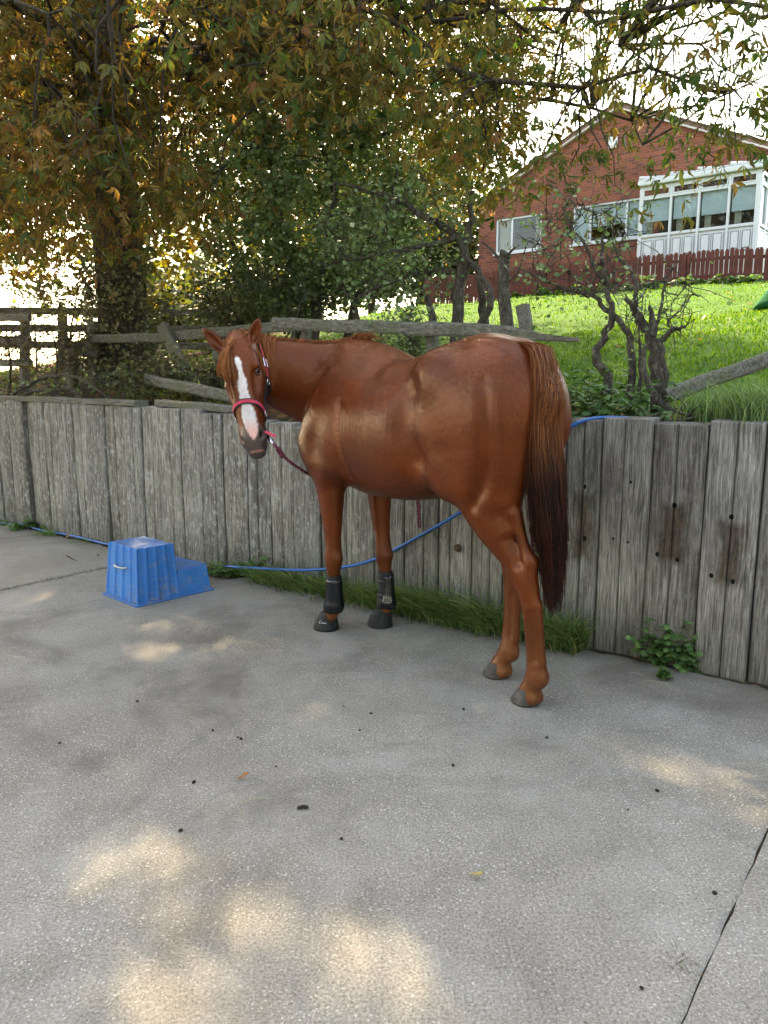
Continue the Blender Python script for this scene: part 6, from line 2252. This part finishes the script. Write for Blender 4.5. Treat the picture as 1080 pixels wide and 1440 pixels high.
def tendon_boot(label, ax, side):
    """ax: rows z, x, y of the leg axis"""
    ax = np.asarray(ax)
    b = np.array([ax[:, 1].mean(), ax[:, 2].mean(), ax[:, 0].min()])
    t = empty('tendon_boot', tuple(h2w(b)), math.atan2(HA[1], HA[0])); tag(t, label, 'leg boot', 'front leg boots of the horse')
    zs_ = np.linspace(.118, .345, 15)

    def ring(z, grow, a0=0, a1=2 * math.pi, n=28):
        cx = np.interp(z, ax[:, 0], ax[:, 1]); cy = np.interp(z, ax[:, 0], ax[:, 2])
        rx = np.interp(z, [.11, .135, .165, .20, .26, .33, .35], [.052, .060, .058, .050, .047, .046, .045]) + grow
        ry = np.interp(z, [.11, .135, .165, .20, .26, .33, .35], [.045, .052, .051, .044, .041, .042, .041]) + grow
        tilt = .012 * math.sin((z - .118) * 9)
        return [np.array([cx + rx * math.cos(w) - .004, cy + ry * math.sin(w), z + .010 * math.cos(w) * (-1 if z < .14 else 0)]) - b for w in np.linspace(a0, a1, n, False)]
    m_ = MB(); m_.rings([ring(z, 0) for z in zs_], True, False, False)
    # inner lining so the cuff has thickness
    m_.rings([ring(z, -.006) for z in zs_], True, False, False)
    R0, R1 = ring(zs_[-1], 0), ring(zs_[-1], -.006); m_.rings([R0, R1], True, False, False)
    R0, R1 = ring(zs_[0], 0), ring(zs_[0], -.006); m_.rings([R0, R1], True, False, False)
    m_.build('sleeve', M_BOOT, t, True)
    # hard shell round the back and outside
    c0 = R_(100) if side > 0 else R_(-260 + 360 - 100)
    sh = MB(); prof = []
    for z in np.linspace(.125, .325, 13):
        wd = np.interp(z, [.125, .15, .20, .325], [.55, 1.0, .85, .75]) * R_(105)
        cen = R_(150) if side > 0 else R_(210)
        rr_ = []
        for k in range(13):
            w = cen - wd + 2 * wd * k / 12
            cx = np.interp(z, ax[:, 0], ax[:, 1]); cy = np.interp(z, ax[:, 0], ax[:, 2])
            g = .005 + .003 * math.cos((k - 6) / 6 * 1.4)
            rx = np.interp(z, [.11, .135, .165, .20, .26, .33], [.054, .062, .060, .051, .048, .046]) + g
            ry = np.interp(z, [.11, .135, .165, .20, .26, .33], [.047, .054, .053, .045, .042, .042]) + g
            rr_.append(np.array([cx + rx * math.cos(w) - .004, cy + ry * math.sin(w), z]) - b)
        prof.append(rr_)
    sh.rings(prof, False, False, False)
    o = sh.build('shell', M_SHELL, t, True); s_ = o.modifiers.new('t', 'SOLIDIFY'); s_.thickness = .004
    for z in (.20, .285):      # straps
        m_ = MB(); m_.rings([ring(z - .013, .0025), ring(z - .012, .0045), ring(z + .012, .0045), ring(z + .013, .0025)], True, False, False); m_.build('strap', M_BLK, t, True)
    return t


NFA = [(.10, .650, .141), (.125, .640, .141), (.155, .630, .142), (.22, .622, .143), (.33, .618, .145), (.36, .618, .146)]
FFA = [(.10, .513, -.143), (.125, .505, -.144), (.155, .500, -.145), (.22, .500, -.146), (.33, .506, -.148), (.36, .509, -.149)]
tendon_boot('black boot on the near front leg of the horse', NFA, 1)
tendon_boot('glossy black boot on the far front leg, nearest the wall', FFA, -1)


def bell_boot(label, cx, cy, ribs, logo):
    b = np.array([cx, cy, 0.0])
    t = empty('overreach_boot', tuple(h2w(b)), math.atan2(HA[1], HA[0])); tag(t, label, 'hoof boot', 'front hoof boots of the horse')
    rows = [(.108, .046, -.020), (.112, .050, -.020), (.106, .054, -.018), (.085, .063, -.010), (.055, .074, -.002), (.025, .084, .004), (.012, .088, .006), (.003, .089, .006)]
    rows = [(z, r * .84, sh) for z, r, sh in rows]
    n = 72; rs = []
    for z, r, sh in rows:
        ring = []
        for k in range(n):
            w = 2 * math.pi * k / n
            g = 1.0
            if ribs and .02 < z < .10: g = 1 + .030 * (1 if (k // 2) % 2 else -1) * math.sin(math.pi * (z - .02) / .08)
            ex = 1.12 if math.cos(w) > 0 else .95
            ring.append((sh + r * g * ex * math.cos(w), r * .93 * g * math.sin(w), z + .010 * math.cos(w) * (z > .08) * -1))
        rs.append(ring)
    m_ = MB(); m_.rings(rs, True, False, True); o = m_.build('rubber_bell', M_RUB, t, not ribs)
    s_ = o.modifiers.new('t', 'SOLIDIFY'); s_.thickness = .004; s_.offset = -1
    if not ribs:
        m_ = MB(); rs = []
        for z, r, sh in rows[2:6]:
            rs.append([(sh + (r + .004) * .95 * math.cos(w), (r + .004) * .93 * math.sin(w), z) for w in np.linspace(R_(95), R_(165), 10)])
        m_.rings(rs, False, False, False); o = m_.build('closure_flap', M_RUB, t, True); s_ = o.modifiers.new('t', 'SOLIDIFY'); s_.thickness = .004; s_.offset = 1
    if logo:          # a small worn white print: a round first letter and a few strokes
        def on(w, z):
            r = .84 * np.interp(z, [.025, .055, .085, .106], [.084, .074, .063, .054]); sh = np.interp(z, [.025, .055, .085], [.004, -.002, -.010])
            return np.array([sh + (r + .010) * .95 * math.cos(w), (r + .010) * .93 * math.sin(w), z])
        m_ = MB()
        m_.tube([on(R_(105) + .09 * math.cos(a), .058 + .008 * math.sin(a)) for a in np.linspace(.6, 5.6, 12)], .0013, 5)
        for k in range(6):
            w = R_(105) + .15 + k * .075; m_.tube([on(w, .053), on(w + .02, .060), on(w + .045, .053)], .0012, 4)
        m_.build('print', M_LOGO, t)
    return t


bell_boot('smooth grey rubber bell boot with white print on the near front hoof', .698, .139, False, True)
bell_boot('ribbed grey rubber bell boot on the far front hoof by the wall', .536, -.141, True, False)

# ------------------------------------------------------------------ blue mounting block
def mat_block():
    m = NM('scuffed blue plastic', .6, .3)
    v = m.coord('Object')
    z = m.n('ShaderNodeSeparateXYZ'); m.l(v, z.inputs[0])
    c = m.ramp(m.noise(v, 3, 3), [(0.3, (.006, .115, .36)), (0.7, (.012, .165, .46))])
    scr = m.noise(m.coord('Object', (16, 16, 34)), 1.0, 6, .75)
    low = m.ramp(z.outputs[2], [(0.0, 1.0), (0.36, 0.5)])
    k = m.math('MULTIPLY', m.ramp(scr, [(0.52, 0.0), (0.68, 1.0)]), low)
    c = m.mix(m.math('MULTIPLY', k, .9), c, (.20, .21, .22))
    dirt = m.math('MULTIPLY', m.ramp(m.noise(v, 9, 5, .7), [(0.5, 0.0), (0.72, 1.0)]), m.ramp(z.outputs[2], [(0.0, 1.0), (0.16, 0.1)]))
    c = m.mix(m.math('MULTIPLY', dirt, .7), c, (.12, .11, .095))
    nrm = m.n('ShaderNodeNewGeometry'); sn = m.n('ShaderNodeSeparateXYZ'); m.l(nrm.outputs['Normal'], sn.inputs[0])
    topk = m.math('MULTIPLY', m.ramp(sn.outputs[2], [(0.6, 0.0), (0.9, 1.0)]), m.ramp(m.noise(v, 12, 5, .7), [(0.35, .15), (0.65, .75)]))
    c = m.mix(topk, c, (.07, .12, .20))
    m.color(c); m.rough(m.ramp(scr, [(0.4, .55), (0.65, .75)])); m.bump(scr, .15, .004); return m.m


M_BLOCK = mat_block()
BLK = gnd(192, 855); bd = unit(np.array([.682, .731, 0])); bz_ = np.array([-bd[1], bd[0], 0])
blk = empty('mounting_block', tuple(BLK), math.atan2(bd[1], bd[0]))
tag(blk, 'blue plastic two step mounting block standing on the concrete', 'mounting block')
# local: x along the long front (0..0.60), y away (0..0.48), z up


def corrugated(x0, x1, y0, y1, zb, zt, inset, ribs_front, name):
    """a tapered box with vertical flutes on its front and end"""
    def loop(z, k):
        a0, a1, b0, b1 = x0 + inset * k, x1 - inset * k * .55, y0 + inset * k, y1 - inset * k
        P = []

        def side(pa, pb, nrm, n):
            pa = np.array(pa); pb = np.array(pb); nv = np.array(nrm)
            P.append(pa)
            for i in range(n):
                for f, dd in ((.12, 0), (.22, -.010), (.78, -.010), (.88, 0)):
                    t = (i + f) / n
                    P.append(pa + (pb - pa) * t + nv * (dd if n > 1 else 0))
        side((a0, b0), (a1, b0), (0, -1), ribs_front)
        side((a1, b0), (a1, b1), (1, 0), 3 if name == 'tall_step' else 1)
        side((a1, b1), (a0, b1), (0, 1), ribs_front)
        side((a0, b1), (a0, b0), (-1, 0), 4 if name == 'tall_step' else 1)
        return [(p[0], p[1], z) for p in P]
    m_ = MB()
    m_.rings([loop(zb, 0), loop(zt - .012, .93), loop(zt, 1.0)], True, False, True)
    return m_.build(name, M_BLOCK, blk, bevel=.008, seg=3)


corrugated(.018, .335, .018, .445, .010, .372, .030, 4, 'tall_step')
corrugated(.318, .585, .020, .443, .010, .178, .022, 1, 'low_step')
m_ = MB()
rs = []
for g, z in ((.0, .0), (-.004, .010), (.020, .014)):
    rs.append([(x + (g if x < .3 else -g), y + (g if y < .2 else -g), z) for x, y in ((.012, 0), (.59, 0), (.602, .012), (.602, .45), (.59, .462), (.012, .462), (0, .45), (0, .012))])
m_.rings(rs, True, False, False); m_.build('flange', M_BLOCK, blk, bevel=.003)
m_ = MB(); m_.box(.345, .565, .055, .41, .1782, .1815)
m_.build('tread', M_BLOCK, blk)
M_HANDLE = plain('grey rope handle', (.42, .42, .40), .8, .2, .2, 60)
m_ = MB(); hx = .018 + .030 * .62 - .012
m_.tube([(hx + .012, .16, .235), (hx - .012, .175, .232), (hx - .014, .235, .229), (hx - .012, .29, .232), (hx + .012, .305, .235)], .0065, 7); m_.build('rope_handle', M_HANDLE, blk, True)

# ------------------------------------------------------------------ blue hose
M_HOSE = plain('blue hose pvc', (.008, .10, .32), .38, .45, .25, 5)
G = lambda x, y: gnd(x, y, .013)
ground_run = [wp(-3.2, -.22, .013), wp(-1.2, -.16, .013), G(0, 735), G(28, 737), G(60, 746), G(100, 753), G(150, 765), G(200, 775), G(262, 788), G(300, 794), bq(325, 797, -.15), bq(360, 799, -.15), bq(395, 801, -.14)]
w_ = lambda x, y, q=-.02: bq(x, y, q)
wall_run = [w_(430, 801.5, -.12), w_(480, 798, -.08), w_(530, 785, -.03), w_(600, 748), w_(660, 712), w_(720, 668), w_(770, 628), w_(793, 607), w_(812, 595, -.015)]
top_run = [bq(832, 589, .02), bq(855, 587.5, .06), bq(885, 588.5, .10), bq(908, 591, .14), wp(6.95, .24, 1.19), wp(7.6, .34, 1.17), wp(9.0, .4, 1.17)]
HP = catmull(np.array(ground_run + wall_run + top_run), 8)
m_ = MB(); m_.tube(HP - HP[0], .0105, 8); o = m_.build('garden_hose', M_HOSE, None, True); o.location = tuple(HP[0])
tag(o, 'blue garden hose running along the wall foot and up over the wall', 'hose')

# ------------------------------------------------------------------ litter on the concrete
M_DUNG = plain('dried dung', (.035, .026, .018), .95, .1, .4, 60, bump=.5)
bits = [(193, 987), (299, 1028), (84, 1046), (388, 1079), (334, 1038), (339, 1040), (273, 1101), (480, 1181), (254, 1169), (483, 994), (522, 1004), (506, 1028), (652, 998), (769, 1038), (637, 1077), (883, 1140), (924, 1113), (1005, 1257), (902, 1391), (138, 781)]
proto = []
for k in range(4):
    bm = bmesh.new(); bmesh.ops.create_icosphere(bm, subdivisions=2, radius=.010)
    r = random.Random(k)
    for v_ in bm.verts: v_.co *= r.uniform(.7, 1.25); v_.co.z *= .6
    me = bpy.data.meshes.new('dung_crumb'); bm.to_mesh(me); bm.free(); me.materials.append(M_DUNG); proto.append(me)
pos_word = ['left of centre', 'beneath the front legs', 'at the left edge']
for k, (x, y) in enumerate(bits):
    o = bpy.data.objects.new('dung_crumb', proto[k % 4]); COL.objects.link(o); p = gnd(x, y); o.location = (p[0], p[1], .004); o.rotation_euler = (0, 0, k * 1.7)
    sc = rng.uniform(.4, .85); o.scale = (sc, sc * rng.uniform(.7, 1.1), sc)
    tag(o, 'small dark crumb lying on the concrete yard', 'crumb', 'dark crumbs scattered on the concrete')
# a trodden cluster and a stain piece
for k, (x, y) in enumerate(((426, 1136), (421, 1138), (430, 1137))):
    o = bpy.data.objects.new('dung_crumb', proto[k]); COL.objects.link(o); p = gnd(x, y); o.location = (p[0], p[1], .006); o.scale = (.95, .8, .7)
    tag(o, 'dark crumb in the trodden cluster in mid yard', 'crumb', 'cluster of dark crumbs in mid yard')
M_DEAD = mat_leaf('fallen leaf', .2, .7)
dead = [(332, 1098, (.30, .11, .03), .05, 'orange fallen leaf on the concrete in the left foreground'), (93, 758, (.26, .16, .07), .07, 'tan fallen leaf by the hose near the left edge'), (110, 790, (.10, .04, .025), .12, 'dark red brown leaf stalk left of the blue block'),
        (98, 751, (.22, .10, .04), .06, 'brown fallen leaf touching the hose near the left edge'), (660, 1230, (.34, .26, .10), .05, 'straw coloured leaf scrap on the sunlit concrete')]
for k, (x, y, c, sz, lab) in enumerate(dead):
    T, TF, w = leaflet(sz, sz * (.18 if 'stalk' in lab else .5), -.4, .6)
    TF = np.array(TF); o = link('fallen_leaf', fast_mesh('fallen_leaf', T, TF, False, np.tile(np.array(c), (len(T), 1))), M_DEAD)
    p = gnd(x, y); o.location = (p[0], p[1], .006); o.rotation_euler = (0, 0, 1.3 * k + .3); tag(o, lab, 'leaf')
# straws lying by the wall foot
M_STRAW = plain('straw', (.34, .28, .16), .8, .2, .2, 30)
for k in range(4):
    x, y = [(905, 950), (325, 850), (940, 962), (340, 1128)][k]
    A = gnd(x, y, .006); B = A + np.array([rng.uniform(-.12, .12), rng.uniform(-.06, .06), .004 ])
    m_ = MB(); m_.tube([A * 0, (B - A) / 2 + np.array([0, .01, .004]), B - A], .0010, 5); o = m_.build('straw', M_STRAW); o.location = tuple(A)
    tag(o, ['pale straw on the concrete left of the nettles', 'pale straw on the concrete right of the blue block', 'pale straw on the concrete just below the nettles', 'pale straw lying in the open middle of the yard'][k], 'straw', 'straws scattered on the concrete')
# iron bolt in the sleeper behind the horse
bb = bq(643, 771, -.012); b_ = empty('iron_bolt', tuple(bb), math.atan2(WT[1], WT[0])); tag(b_, 'round iron bolt head in the wall between the legs of the horse', 'bolt')
m_ = MB(); m_.rings([[(.024 * math.cos(w), y, .024 * math.sin(w)) for w in np.linspace(0, 2 * math.pi, 20, False)] for y in (.014, .0)], True, False, True); m_.build('washer', M_RUST, b_)
m_ = MB(); m_.rings([[(.013 * math.cos(w), y, .013 * math.sin(w)) for w in np.linspace(0, 2 * math.pi, 6, False)] for y in (0, -.012)], True, False, True); m_.build('bolt_head', M_RUST, b_)
